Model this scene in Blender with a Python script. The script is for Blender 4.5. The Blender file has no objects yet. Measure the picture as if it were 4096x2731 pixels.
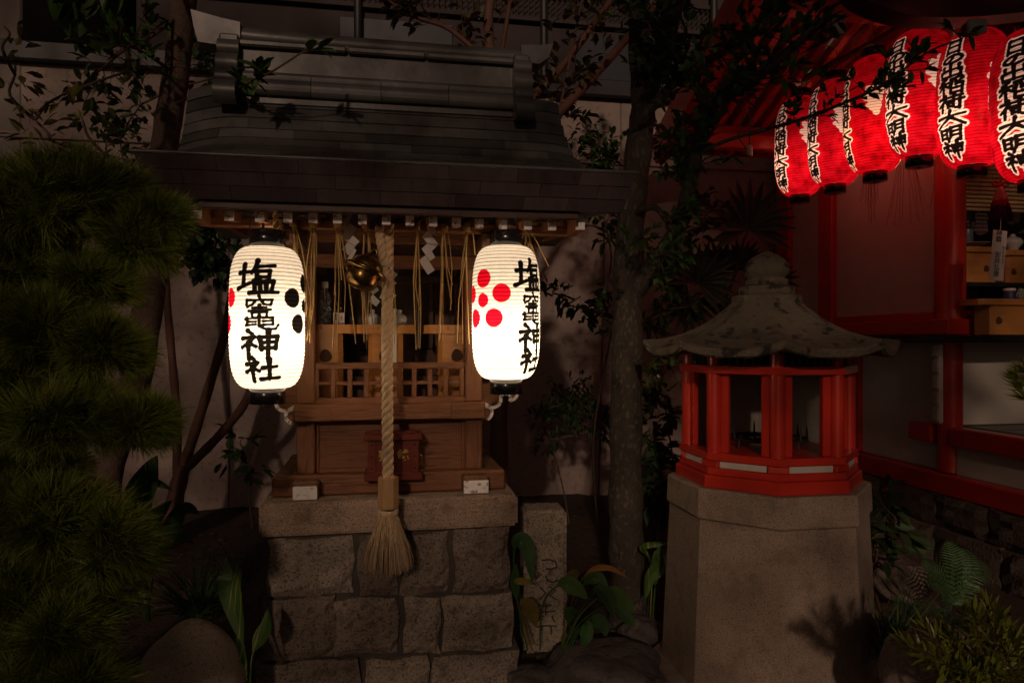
import bpy, bmesh, math, random
import numpy as np
from mathutils import Vector, Matrix
R = math.radians
random.seed(7)
rng = np.random.default_rng(7)
scene = bpy.context.scene
col = scene.collection
# ------------------------------------------------------------------ camera
F, CX, CY, EYE = 2790.0, 2048.0, 1365.5, 1.5
cam = bpy.data.cameras.new("camera"); camo = bpy.data.objects.new("camera", cam); col.objects.link(camo)
cam.sensor_width = 36; cam.lens = F/4096*36; cam.clip_end = 400; cam.clip_start = 0.05
camo.location = (0, 0, EYE); camo.rotation_euler = (R(90), 0, 0)
scene.camera = camo
# ------------------------------------------------------------------ night sky + one dim directional light
SUN_EL, SUN_AZ = R(19), R(4)          # light travels to +y and +x, slightly down
world = bpy.data.worlds.new("World"); scene.world = world; world.use_nodes = True
wn = world.node_tree
sky = wn.nodes.new("ShaderNodeTexSky"); sky.sky_type = 'NISHITA'; sky.sun_disc = False
sky.sun_elevation = SUN_EL; sky.sun_rotation = R(180)+SUN_AZ
sky.air_density = 0.6; sky.dust_density = 6.0; sky.ozone_density = 0.3
tint = wn.nodes.new("ShaderNodeMix"); tint.data_type = 'RGBA'; tint.blend_type = 'MULTIPLY'; tint.inputs[0].default_value = 1.0
tint.inputs[7].default_value = (1.0, .80, .74, 1)        # town glow on a night sky, the same all round
wn.links.new(sky.outputs[0], tint.inputs[6]); wn.links.new(tint.outputs[2], wn.nodes["Background"].inputs[0])
wn.nodes["Background"].inputs[1].default_value = 0.0052
sl = bpy.data.lights.new("sun", 'SUN'); so = bpy.data.objects.new("sun", sl); col.objects.link(so)
sl.energy = 0.85; sl.angle = R(2.0); sl.color = (1.0, 0.68, 0.49)
dv = Vector((math.sin(SUN_AZ)*math.cos(SUN_EL), math.cos(SUN_AZ)*math.cos(SUN_EL), -math.sin(SUN_EL)))
so.rotation_euler = dv.to_track_quat('-Z', 'Y').to_euler()
so.location = (-6, -12, 6)
vs = scene.view_settings
vs.view_transform = 'Standard'; vs.look = 'None'; vs.exposure = 0.0; vs.gamma = 1.0; vs.use_curve_mapping = False
scene.cycles.use_denoising = True
scene.cycles.denoiser = 'OPENIMAGEDENOISE'
scene.cycles.max_bounces = 8; scene.cycles.diffuse_bounces = 4; scene.cycles.transmission_bounces = 6
scene.cycles.sample_clamp_indirect = 4.0
scene.cycles.use_light_tree = True
# ------------------------------------------------------------------ pixel helpers
def P(px, py, Z):
    return Vector(((px-CX)/F*Z, Z, EYE+(CY-py)/F*Z))
def G(px, py, z=0.0):
    Z = (EYE-z)*F/(py-CY)
    return P(px, py, Z)
class Frame:
    def __init__(s, ox, oy, ang):
        s.o = Vector((ox, oy, 0)); s.a = ang; s.c = math.cos(ang); s.s = math.sin(ang)
    def loc(s, v):
        X, Y = v[0]-s.o.x, v[1]-s.o.y
        return Vector((X*s.c+Y*s.s, -X*s.s+Y*s.c, v[2]))
    def wy(s, px, py, w):                      # pixel on the local plane y = w
        dx = (px-CX)/F
        t = (w - s.o.x*s.s + s.o.y*s.c)/(-dx*s.s+s.c)
        return s.loc(P(px, py, t))
    def wx(s, px, py, u):                      # pixel on the local plane x = u
        dx = (px-CX)/F
        t = (u + s.o.x*s.c + s.o.y*s.s)/(dx*s.c+s.s)
        return s.loc(P(px, py, t))
# ------------------------------------------------------------------ materials
MATS = {}
def newmat(name):
    m = bpy.data.materials.new(name); m.use_nodes = True
    return m, m.node_tree, m.node_tree.nodes["Principled BSDF"]
def N(nt, t, **kw):
    n = nt.nodes.new(t)
    for k, v in kw.items():
        if k.startswith('i_'): n.inputs[int(k[2:])].default_value = v
        else: setattr(n, k, v)
    return n
def ramp(nt, fac, stops):
    r = nt.nodes.new("ShaderNodeValToRGB")
    el = r.color_ramp.elements
    while len(el) < len(stops): el.new(0.5)
    for e, (p, c) in zip(el, stops):
        e.position = p; e.color = (*c, 1) if len(c) == 3 else c
    nt.links.new(fac, r.inputs[0])
    return r.outputs[0]
def mat(name, c1, c2=None, c3=None, scale=8, stretch=(1,1,1), rough=0.7, bump=0.0, bscale=None, metal=0.0, detail=6,
        spec=0.5, island=0.0, coat=0.0, fleck=None, fleckscale=120, trans=0.0, world_co=False, sheen=0.0, dist=0.0):
    if name in MATS: return MATS[name]
    m, nt, b = newmat(name)
    L = nt.links.new
    tc = N(nt, "ShaderNodeTexCoord"); mp = N(nt, "ShaderNodeMapping"); mp.inputs[3].default_value = stretch
    if world_co:
        ge = N(nt, "ShaderNodeNewGeometry"); L(ge.outputs[0], mp.inputs[0])
    else: L(tc.outputs[3], mp.inputs[0])
    nz = N(nt, "ShaderNodeTexNoise"); nz.inputs["Scale"].default_value = scale; nz.inputs["Detail"].default_value = detail
    nz.inputs["Roughness"].default_value = 0.62; nz.inputs["Distortion"].default_value = dist
    L(mp.outputs[0], nz.inputs[0])
    c2 = c2 or tuple(x*0.75 for x in c1)
    stops = [(0.32, c1), (0.68, c2)] if c3 is None else [(0.3, c1), (0.5, c2), (0.7, c3)]
    colr = ramp(nt, nz.outputs[0], stops)
    if fleck:
        n2 = N(nt, "ShaderNodeTexNoise"); n2.inputs["Scale"].default_value = fleckscale; n2.inputs["Detail"].default_value = 2
        L(mp.outputs[0], n2.inputs[0])
        f = ramp(nt, n2.outputs[0], [(0.36, (1,1,1)), (0.44, (0,0,0))])
        mx = N(nt, "ShaderNodeMix", data_type='RGBA'); L(f, mx.inputs[0]); L(colr, mx.inputs[6]); mx.inputs[7].default_value = (*fleck, 1)
        colr = mx.outputs[2]
    if island:
        ge = N(nt, "ShaderNodeNewGeometry")
        oi = N(nt, "ShaderNodeObjectInfo")
        ad = N(nt, "ShaderNodeMath", operation='ADD'); L(ge.outputs["Random Per Island"], ad.inputs[0]); L(oi.outputs["Random"], ad.inputs[1])
        fr = N(nt, "ShaderNodeMath", operation='FRACT'); L(ad.outputs[0], fr.inputs[0])
        mr = N(nt, "ShaderNodeMapRange"); mr.inputs[3].default_value = 1-island; mr.inputs[4].default_value = 1+island
        L(fr.outputs[0], mr.inputs[0])
        hs = N(nt, "ShaderNodeHueSaturation"); L(colr, hs.inputs[4]); L(mr.outputs[0], hs.inputs[2])
        mr2 = N(nt, "ShaderNodeMapRange"); mr2.inputs[3].default_value = 0.5-0.035*island; mr2.inputs[4].default_value = 0.5+0.05*island
        L(fr.outputs[0], mr2.inputs[0]); L(mr2.outputs[0], hs.inputs[0])
        colr = hs.outputs[0]
    L(colr, b.inputs["Base Color"])
    rr = N(nt, "ShaderNodeMapRange"); rr.inputs[3].default_value = max(0.03, rough-0.12); rr.inputs[4].default_value = min(1, rough+0.12)
    L(nz.outputs[0], rr.inputs[0]); L(rr.outputs[0], b.inputs["Roughness"])
    b.inputs["Metallic"].default_value = metal
    b.inputs["Specular IOR Level"].default_value = spec
    if coat: b.inputs["Coat Weight"].default_value = coat; b.inputs["Coat Roughness"].default_value = 0.15
    if sheen: b.inputs["Sheen Weight"].default_value = sheen
    if bump:
        nb = N(nt, "ShaderNodeTexNoise"); nb.inputs["Scale"].default_value = bscale or scale*3; nb.inputs["Detail"].default_value = 5
        L(mp.outputs[0], nb.inputs[0])
        bp = N(nt, "ShaderNodeBump"); bp.inputs["Strength"].default_value = min(1, bump); bp.inputs["Distance"].default_value = 0.01
        L(nb.outputs[0], bp.inputs["Height"]); L(bp.outputs[0], b.inputs["Normal"])
    if trans:
        out = nt.nodes["Material Output"]
        tr = N(nt, "ShaderNodeBsdfTranslucent"); L(colr, tr.inputs[0])
        ms = N(nt, "ShaderNodeMixShader"); ms.inputs[0].default_value = trans
        L(b.outputs[0], ms.inputs[1]); L(tr.outputs[0], ms.inputs[2]); L(ms.outputs[0], out.inputs[0])
    MATS[name] = m
    return m
# ------------------------------------------------------------------ mesh builder
class MB:
    def __init__(s): s.v = []; s.f = []; s.sm = []
    def add(s, vs, fs, smooth=False):
        n = len(s.v); s.v += [tuple(x) for x in vs]
        for f in fs: s.f.append(tuple(i+n for i in f)); s.sm.append(smooth)
        return s
    def box(s, x0, x1, y0, y1, z0, z1, c=0.004, M=None):
        x0, x1 = min(x0,x1), max(x0,x1); y0, y1 = min(y0,y1), max(y0,y1); z0, z1 = min(z0,z1), max(z0,z1)
        c = min(c, (x1-x0)*.45, (y1-y0)*.45, (z1-z0)*.45)
        vs = []; idx = {}
        for ix, (X, dx) in enumerate(((x0, 1), (x1, -1))):
            for iy, (Y, dy) in enumerate(((y0, 1), (y1, -1))):
                for iz, (Z, dz) in enumerate(((z0, 1), (z1, -1))):
                    for a in range(3):
                        p = [X+dx*c, Y+dy*c, Z+dz*c]; p[a] = (X, Y, Z)[a]
                        idx[ix, iy, iz, a] = len(vs); vs.append(p)
        fs = []
        q = lambda *k: fs.append(tuple(idx[i] for i in k))
        for sgn in (0, 1):
            o = (lambda *k: q(*k)) if sgn else (lambda *k: q(*k[::-1]))
            o((sgn,0,0,0),(sgn,1,0,0),(sgn,1,1,0),(sgn,0,1,0))
            o((0,sgn,0,1),(0,sgn,1,1),(1,sgn,1,1),(1,sgn,0,1))
            o((0,0,sgn,2),(1,0,sgn,2),(1,1,sgn,2),(0,1,sgn,2))
        for a in (0, 1):
            for b in (0, 1):
                flip = (a == b)
                def e(*k): q(*(k if flip else k[::-1]))
                e((a,b,0,0),(a,b,1,0),(a,b,1,1),(a,b,0,1))
                e((a,0,b,2),(a,1,b,2),(a,1,b,0),(a,0,b,0))
                e((0,a,b,1),(1,a,b,1),(1,a,b,2),(0,a,b,2))
        for a in (0,1):
            for b in (0,1):
                for d in (0,1):
                    k = [(a,b,d,0),(a,b,d,1),(a,b,d,2)]
                    q(*(k if (a+b+d) % 2 else k[::-1]))
        if M is not None: vs = [M @ Vector(v) for v in vs]
        return s.add(vs, fs)
    def tube(s, pts, rad, n=8, cap=True, smooth=True, twist=0.0):
        pts = [Vector(p) for p in pts]
        if not hasattr(rad, '__len__'): rad = [rad]*len(pts)
        vs = []; fs = []
        t0 = (pts[1]-pts[0]).normalized()
        ref = Vector((0,0,1)) if abs(t0.z) < .9 else Vector((1,0,0))
        u = t0.cross(ref).normalized()
        for i, p in enumerate(pts):
            t = (pts[min(i+1, len(pts)-1)]-pts[max(i-1, 0)]).normalized()
            u = (u - t*u.dot(t)).normalized(); w = t.cross(u)
            for k in range(n):
                a = 2*math.pi*k/n + twist*i
                vs.append(p+(u*math.cos(a)+w*math.sin(a))*rad[i])
        for i in range(len(pts)-1):
            for k in range(n):
                a, b = i*n+k, i*n+(k+1) % n
                fs.append((a, b, b+n, a+n))
        s.add(vs, fs, smooth)
        if cap:
            m = len(vs)
            s.add([vs[k] for k in range(n)], [tuple(range(n))[::-1]])
            s.add([vs[m-n+k] for k in range(n)], [tuple(range(n))])
        return s
    def lathe(s, prof, n=24, center=(0,0), a0=0.0, smooth=True, capt=True):
        vs = []; fs = []
        for r, z in prof:
            for k in range(n):
                a = a0+2*math.pi*k/n
                vs.append((center[0]+r*math.cos(a), center[1]+r*math.sin(a), z))
        for i in range(len(prof)-1):
            for k in range(n):
                a, b = i*n+k, i*n+(k+1) % n
                fs.append((a, b, b+n, a+n))
        s.add(vs, fs, smooth)
        if capt:
            m = len(vs)
            s.add(vs[:n], [tuple(range(n))[::-1]]); s.add(vs[m-n:], [tuple(range(n))])
        return s
    def prism(s, poly, y0, y1, M=None):            # polygon in x,z extruded along y
        n = len(poly)
        vs = [(x, y0, z) for x, z in poly]+[(x, y1, z) for x, z in poly]
        fs = [tuple(range(n)), tuple(range(n, 2*n))[::-1]]+[(i, i+n, (i+1) % n+n, (i+1) % n) for i in range(n)]
        if M is not None: vs = [M @ Vector(v) for v in vs]
        return s.add(vs, fs)
    def build(s, name, m, parent=None, label=None, kind=None):
        me = bpy.data.meshes.new(name)
        me.from_pydata([tuple(v) for v in s.v], [], s.f)
        me.polygons.foreach_set("use_smooth", s.sm)
        me.update()
        bm = bmesh.new(); bm.from_mesh(me); bmesh.ops.recalc_face_normals(bm, faces=bm.faces); bm.to_mesh(me); bm.free()
        return link(name, me, m, parent, label, kind)
def link(name, me, m, parent=None, label=None, kind=None):
    if m is not None and not me.materials: me.materials.append(m)
    o = bpy.data.objects.new(name, me); col.objects.link(o)
    if parent is not None: o.parent = parent
    if label: o["label"] = label
    if kind: o["kind"] = kind
    return o
def npmesh(name, v, f, m, parent=None, kind=None, smooth=False, label=None):
    v = np.asarray(v, dtype=np.float32).reshape(-1, 3)
    me = bpy.data.meshes.new(name)
    f = np.asarray(f, dtype=np.int32); k = f.shape[1]
    me.vertices.add(len(v)); me.vertices.foreach_set("co", v.ravel())
    me.loops.add(f.size); me.loops.foreach_set("vertex_index", f.ravel())
    me.polygons.add(len(f)); me.polygons.foreach_set("loop_start", np.arange(0, f.size, k, dtype=np.int32))
    me.polygons.foreach_set("loop_total", np.full(len(f), k, dtype=np.int32))
    if smooth: me.polygons.foreach_set("use_smooth", np.ones(len(f), dtype=bool))
    me.update(); me.validate()
    return link(name, me, m, parent, label, kind)
def thing(name, label, cat, loc=(0,0,0), rz=0.0, group=None):
    o = bpy.data.objects.new(name, None); col.objects.link(o); o.empty_display_size = .05
    o.location = loc; o.rotation_euler = (0, 0, rz)
    return tag(o, label, cat, group)
def tag(o, label, cat, group=None):
    o["label"] = label; o["category"] = cat
    if group: o["group"] = group
    return o
def structure(o): o["kind"] = "structure"; return o
def text_mesh(body, size, offset=0.0, extrude=0.0):
    cu = bpy.data.curves.new("lettering", 'FONT'); cu.body = body; cu.size = size; cu.offset = offset; cu.extrude = extrude
    cu.align_x = 'CENTER'; cu.align_y = 'CENTER'; cu.space_line = 0.95; cu.resolution_u = 3
    o = bpy.data.objects.new("lettering", cu); col.objects.link(o)
    dg = bpy.context.evaluated_depsgraph_get(); me = bpy.data.meshes.new_from_object(o.evaluated_get(dg))
    bpy.data.objects.remove(o); bpy.data.curves.remove(cu)
    return me
def lettering(name, body, size, M, m, parent, offset=0.0):
    me = text_mesh(body, size, offset); me.transform(M)
    return link(name, me, m, parent)
def lerp(a, b, t): return a+(b-a)*t
def smooth01(t): t = max(0, min(1, t)); return t*t*(3-2*t)
def catmull(pts, k=6):
    pts = [Vector(p) for p in pts]; out = []
    for i in range(len(pts)-1):
        p0, p1, p2, p3 = pts[max(i-1,0)], pts[i], pts[i+1], pts[min(i+2, len(pts)-1)]
        for j in range(k):
            t = j/k
            out.append(0.5*((2*p1)+(p2-p0)*t+(2*p0-5*p1+4*p2-p3)*t*t+(3*p1-p0-3*p2+p3)*t**3))
    out.append(pts[-1]); return out
def polycat(pts, k=5):                              # scalar rows (any length tuples)
    a = [np.array(p, float) for p in pts]; out = []
    for i in range(len(a)-1):
        p0, p1, p2, p3 = a[max(i-1,0)], a[i], a[i+1], a[min(i+2, len(a)-1)]
        for j in range(k):
            t = j/k
            out.append(0.5*((2*p1)+(p2-p0)*t+(2*p0-5*p1+4*p2-p3)*t*t+(3*p1-p0-3*p2+p3)*t**3))
    out.append(a[-1]); return out
# ------------------------------------------------------------------ palette
WH = mat("weathered_wood_grain_x", (.135,.048,.017), (.205,.080,.030), (.070,.024,.009), scale=5, stretch=(1.2,14,14), rough=.62, bump=.35, bscale=9, dist=.6)
WV = mat("weathered_wood_grain_z", (.135,.048,.017), (.205,.080,.030), (.070,.024,.009), scale=5, stretch=(14,14,1.2), rough=.62, bump=.35, bscale=9, dist=.6)
WY = mat("dark_wood_grain_y", (.10,.046,.02), (.16,.08,.036), (.07,.03,.014), scale=5, stretch=(14,1.2,14), rough=.65, bump=.3, bscale=9)
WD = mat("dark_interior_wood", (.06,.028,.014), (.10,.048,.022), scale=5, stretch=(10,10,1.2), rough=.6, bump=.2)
HINOKI = mat("cypress_wood", (.44,.180,.042), (.52,.235,.066), scale=4, stretch=(1.5,10,12), rough=.38, bump=.06, coat=.15)
WHITEP = mat("flaking_white_paint", (.84,.81,.80), (.78,.75,.74), (.62,.57,.54), scale=14, rough=.75, bump=.4, bscale=50, fleck=(.30,.24,.20), fleckscale=40)
COPPER = mat("aged_copper_sheet", (.066,.062,.060), (.092,.090,.088), (.058,.045,.040), scale=5, rough=.42, bump=.12, bscale=24, metal=.05, spec=.5, island=.35)
COPPERF = mat("brown_copper_sheet", (.046,.030,.033), (.062,.045,.048), (.036,.025,.027), scale=4, stretch=(3,3,1), rough=.36, bump=.08, bscale=20, metal=.05, island=.3)
GRANITE = mat("tan_granite", (.27,.20,.150), (.32,.245,.19), (.22,.16,.12), scale=10, rough=.85, bump=.5, bscale=170, fleck=(.10,.075,.06), fleckscale=240)
STONE = mat("rough_brown_stone", (.16,.125,.098), (.27,.22,.175), (.105,.082,.066), scale=22, rough=.9, bump=.9, bscale=60, fleck=(.075,.06,.05), fleckscale=120, island=.3, detail=9)
CAPST = mat("lichen_tan_stone", (.27,.19,.135), (.35,.26,.19), (.18,.115,.08), scale=11, rough=.9, bump=.9, bscale=80, fleck=(.11,.08,.06), fleckscale=150)
MORTAR = mat("dark_mortar", (.05,.042,.036), (.075,.064,.055), scale=20, rough=.95, bump=.6, bscale=90)
REDP = mat("vermilion_paint", (.50,.028,.012), (.42,.020,.009), scale=6, rough=.36, bump=.10, bscale=40, coat=.25)
BLACKL = mat("black_lacquer", (.012,.012,.014), (.018,.017,.018), scale=8, rough=.22, coat=.5)
WALLW = mat("white_plaster", (.52,.47,.425), (.46,.415,.375), scale=3, rough=.9, bump=.1)
GOLD = mat("polished_brass", (.25,.155,.05), (.17,.10,.03), (.31,.20,.07), scale=9, rough=.24, metal=.92)
GOLDL = mat("gilt_lettering", (.55,.40,.10), (.5,.35,.08), rough=.4, metal=.4)
PAPER = mat("white_paper", (.80,.775,.745), (.76,.73,.70), scale=30, rough=.85, trans=.35)
INK = mat("black_ink", (.012,.011,.011), (.02,.018,.018), rough=.7)
STRAW = mat("rice_straw", (.42,.255,.065), (.55,.36,.12), (.30,.165,.04), scale=30, stretch=(6,6,1), rough=.5, island=.3)
ROPE = mat("hemp_fibre", (.50,.35,.19), (.60,.44,.26), (.38,.25,.13), scale=60, stretch=(1,1,.35), rough=.75, bump=.5, bscale=180, sheen=.2)
CERAM = mat("white_porcelain", (.66,.64,.61), (.62,.60,.57), rough=.16, coat=.4)
# ================================================================== SETTING
SF = Frame(-.505, 2.944, R(10))
SY = lambda px, py, w: SF.wy(px, py, w)
SOIL = mat("damp_soil", (.030,.020,.013), (.055,.037,.024), (.02,.013,.009), scale=7, rough=.95, bump=.9, bscale=45, world_co=True)
def ground():
    n = 150
    xs = np.sign(np.linspace(-1,1,n))*np.abs(np.linspace(-1,1,n))**2.2*60
    ys = np.sign(np.linspace(-1,1,n))*np.abs(np.linspace(-1,1,n))**2.2*60+3.5
    X, Y = np.meshgrid(xs, ys, indexing='ij')
    Z = .018*np.sin(X*3.1+.7)*np.cos(Y*2.7)+.012*np.sin(X*7.3+Y*5.1)+.006*np.sin(X*17-Y*13)-.02
    Z += .10*np.exp(-((X+.2)**2/3+(Y-5.2)**2/1.2))
    v = np.stack([X, Y, Z], -1).reshape(-1, 3)
    i = np.arange((n-1)*n).reshape(n-1, n)[:, :-1].ravel()
    f = np.stack([i, i+n, i+n+1, i+1], -1)
    structure(npmesh("ground", v, f, SOIL, smooth=True))
ground()
def gz(x, y):
    return .018*math.sin(x*3.1+.7)*math.cos(y*2.7)-.02+.10*math.exp(-((x+.2)**2/3+(y-5.2)**2/1.2))
# garden wall behind (same heading as the shrine)
WF = Frame(-2.8, 6.26, R(10))
CONC = mat("stained_garden_wall_render", (.30,.235,.21), (.36,.29,.26), (.22,.165,.15), scale=1.3, rough=.9, bump=.25, bscale=30, fleck=(.275,.21,.187), fleckscale=18)
DARKM = mat("dark_metal_coping", (.02,.021,.024), (.03,.03,.034), scale=5, rough=.5)
t = thing("garden_wall", "long stained plaster garden wall with dark coping behind the trees", "wall", (-2.8, 6.26, 0), R(10))
xs = [-3.4, -1.6, .25, 2.1, 3.95, 5.8, 7.6]
for a, b in zip(xs[:-1], xs[1:]):
    MB().box(a, b-.006, 0, .18, -.1, 3.9, c=.006).build("wall_panel", CONC, t)
MB().box(-3.45, 7.65, -.10, .28, 3.9, 4.06, c=.01).build("coping", DARKM, t)
MB().box(-3.45, 7.65, -.03, 0, 3.25, 3.30, c=.005).build("ledge", CONC, t)
# neighbouring building over the wall
t = thing("neighbouring_house", "dark neighbouring house with diagonal lattice strip seen over the garden wall", "house", (-2.8, 7.6, 0), R(10))
HSE = mat("dim_house_render", (.045,.033,.034), (.06,.046,.046), (.032,.024,.026), scale=1.2, rough=.9, bump=.2)
MB().box(-1.2, 8.5, 0, 3, -.1, 8.2).build("wall", HSE, t)
lat = MB()
x = -1.0
while x < 7:
    for sgn in (-1, 1):
        lat.tube([(x, -.06+.006*sgn, 5.25), (x+.26*sgn+(.26 if sgn < 0 else 0), -.06+.006*sgn, 5.51)], .006, n=4, smooth=False)
    x += .065
lat.build("lattice_strip", HSE, t, kind="stuff")
MB().box(-1.1, 7.2, -.08, -.02, 5.51, 5.56).build("lattice_rail", HSE, t)
MB().box(-1.1, 7.2, -.08, -.02, 5.20, 5.25).build("lattice_rail", HSE, t)
for x in (1.1, 3.2, 5.3):
    MB().tube([(x, -.1, .0), (x, -.1, 8)], .045, n=10).build("downpipe", DARKM, t)
BLUE = mat("dark_blue_shutter", (.018,.022,.036), (.025,.03,.045), rough=.5)
for x in (.9, 3.6, 5.2):
    MB().box(x, x+1.25, -.03, .0, 4.2, 5.1).build("shutter", BLUE, t)
# pale building corner far left
t = thing("grey_plaster_building", "pale grey plastered building corner rising behind the pine", "building", (-4.22, 6.0, 0), R(10))
MB().box(-4, 0, 0, 4, -.1, 8.5, c=.015).build("wall", mat("pale_grey_render", (.20,.175,.16), (.25,.22,.20), (.15,.125,.115), scale=.8, rough=.9, bump=.2), t)
MB().box(-4, .012, -.012, .0, 5.3, 5.38).build("string_course", CONC, t)
# ================================================================== STONE PEDESTAL
ped = thing("stone_pedestal", "rough stone block pedestal with granite slab under the small shrine", "pedestal", (SF.o.x, SF.o.y, 0), R(10))
def rough_block(x0, x1, y0, y1, z0, z1, seed, n=7, amp=.008, batter=0.0, rnd=.02):
    """a rough-hewn stone: gridded front with rounded edges, flat elsewhere"""
    rs = random.Random(seed)
    ph = [rs.uniform(0, 6.28) for _ in range(8)]
    vs = []; fs = []
    m = n
    for j in range(m+1):
        for i in range(n+1):
            u, v = i/n, j/m
            x = lerp(x0, x1, u); z = lerp(z0, z1, v)
            eu = min(u, 1-u)*(x1-x0); ev = min(v, 1-v)*(z1-z0)
            d = min(eu, ev)
            bulge = rnd*(1-smooth01(d/(rnd*1.6)))
            y = y0+bulge+amp*(math.sin(x*37+ph[0])*math.sin(z*41+ph[1])+.6*math.sin(x*83+ph[2]+z*61)+.5*rs.uniform(-1, 1))
            x += .004*rs.uniform(-1, 1)+(.006*math.sin(z*29+ph[4]) if i in (0, n) else 0)
            z += .003*rs.uniform(-1, 1)+(.005*math.sin(x*23+ph[5]) if j in (0, m) else 0)
            y -= batter*(1-z)
            vs.append((x, y, z))
    k = n+1
    for j in range(m):
        for i in range(n): a = j*k+i; fs.append((a, a+1, a+k+1, a+k))
    ring = [i for i in range(k)]+[j*k+n for j in range(1, m+1)]+[m*k+i for i in range(n-1, -1, -1)]+[j*k for j in range(m-1, 0, -1)]
    b0 = len(vs)
    for r_ in ring: vs.append((vs[r_][0], y1, vs[r_][2]))
    L = len(ring)
    for i in range(L): fs.append((ring[i], b0+i, b0+(i+1) % L, ring[(i+1) % L]))
    fs.append(tuple(range(b0, b0+L)))
    mb = MB(); mb.add(vs, fs, False); return mb
stones = [(1070,1412,2156,2386),(1432,1585,2148,2388),(1603,1795,2138,2378),(1818,2040,2114,2368),
          (1046,1340,2397,2642),(1338,1592,2400,2620),(1618,1762,2395,2618),(1773,2056,2385,2606),
          (1018,1440,2654,2790),(1460,1712,2640,2790),(1730,2080,2622,2790)]
for i, (a, b, c, d) in enumerate(stones):
    w = (.035, .028, .018)[0 if i < 4 else 1 if i < 8 else 2]
    p0 = SY(a, (c+d)/2, w); p1 = SY(b, (c+d)/2, w); m_ = (a+b)/2
    z1 = SY(m_, c, w).z; z0 = max(SY(m_, d, w).z, -.05)
    if i >= 8: z0 = -.05
    rough_block(p0.x, p1.x, w, w+.16, z0, min(z1, .692), 50+i, amp=.0042).build("stone", STONE, ped)
sd = 0
for sx in (-1, 1):                                     # side courses
    for (z0, z1, xo) in ((.47, .69, .505), (.25, .46, .515), (-.05, .24, .53)):
        for (y0, y1) in ((.22, .45), (.47, .72)):
            sd += 1
            M = Matrix.Rotation(R(90)*sx, 4, 'Z')
            mb = rough_block(y0 if sx > 0 else -y1, y1 if sx > 0 else -y0, -xo, -xo+.1, z0, z1, 90+sd, n=4)
            mb.v = [tuple(M @ Vector(v)) for v in mb.v]
            mb.build("stone", STONE, ped)
MB().box(-.49, .485, .062, .8, -.05, .695, c=.002).build("mortar_core", MORTAR, ped)
def slab(x0, x1, y0, y1, z0, z1, seed, nx=26, ny=6, nz=5, amp=.0022):
    rs = random.Random(seed); bm = bmesh.new()
    bmesh.ops.create_cube(bm, size=1)
    bmesh.ops.scale(bm, vec=(x1-x0, y1-y0, z1-z0), verts=bm.verts)
    bmesh.ops.translate(bm, vec=((x0+x1)/2, (y0+y1)/2, (z0+z1)/2), verts=bm.verts)
    bmesh.ops.bevel(bm, geom=bm.edges[:], offset=.012, segments=2, affect='EDGES')
    bmesh.ops.subdivide_edges(bm, edges=[e for e in bm.edges if e.calc_length() > .08], cuts=12, use_grid_fill=True)
    for v in bm.verts:
        c = v.co
        v.co = c+Vector((.0, .6*math.sin(c.x*31+c.z*17)+rs.uniform(-.5,.5), .7*math.sin(c.x*19+1)*math.sin(c.y*23)+rs.uniform(-.35,.35)))*amp
    mb = MB(); bm.verts.index_update()
    mb.add([v.co[:] for v in bm.verts], [[v.index for v in f.verts] for f in bm.faces]); bm.free(); return mb
slab(-.54, .54, 0, .86, .697, .832, 3).build("cap_slab", CAPST, ped)
# ================================================================== SHRINE
sh = thing("wooden_shrine", "small wooden shrine with curved copper roof and lattice front on stone pedestal", "shrine", (SF.o.x, SF.o.y, 0), R(10))
B = lambda name, m, *a, **k: MB().box(*a, **k).build(name, m, sh)
for (a, b) in ((-.413, -.308), (.304, .419)):                    # cross beams with white ends
    o = B("sill_beam", WY, a, b, .045, .8, .834, .912, c=.008)
    MB().box(a+.003, b-.003, .038, .047, .837, .893, c=.002).build("painted_end", WHITEP, o)
B("base_beam", WH, -.508, .503, .12, .20, .834, .922, c=.008)
B("base_beam", WH, -.508, .503, .66, .74, .834, .922, c=.008)
for (a, b) in ((-.508, -.43), (.425, .503)): B("base_beam", WY, a, b, .21, .65, .834, .915, c=.006)
for a, b in ((-.41, -.333), (.326, .404)):
    B("post", WV, a, b, .16, .236, .922, 1.153, c=.005); B("post", WV, a, b, .16, .236, 1.228, 1.985, c=.005)
    B("post", WV, a, b, .66, .736, .922, 1.985, c=.005)
B("handrail_beam", WH, -.417, .412, .12, .25, 1.153, 1.227, c=.005)
B("beam_board", WH, -.265, .26, .108, .121, 1.158, 1.222, c=.003)
# skirt board and its frame
B("skirt_board", WH, -.318, .311, .197, .215, .938, 1.145, c=.001)
for args in ((-.335, -.318, .188, .22, .922, 1.153), (.311, .328, .188, .22, .922, 1.153)): B("skirt_frame", WV, *args, c=.002)
for args in ((-.318, .311, .188, .22, 1.138, 1.153), (-.318, .311, .186, .22, .922, .938)): B("skirt_frame", WH, *args, c=.002)
for x in (-.395, .395):
    for (y0, y1) in ((.24, .44), (.445, .655)): B("side_board", WV, x-.01, x+.01, y0, y1, .922, 1.985, c=.002)
# lattice
def lx(px): return SY(px, 1530, .17).x
for (z0, z1) in ((1.378, 1.406), (1.307, 1.323), (1.224, 1.252)):
    B("lattice_rail", WH, -.337, .326, .176, .200, z0, z1, c=.002)
for i, c in enumerate([1265, 1333, 1399, 1465, 1531, 1597, 1657, 1720, 1783, 1848]):
    x = lx(c); hw = .0105
    B("lattice_slat", WV, x-hw, x+hw, .1725, .192, 1.2525, 1.3775, c=.002)
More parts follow.
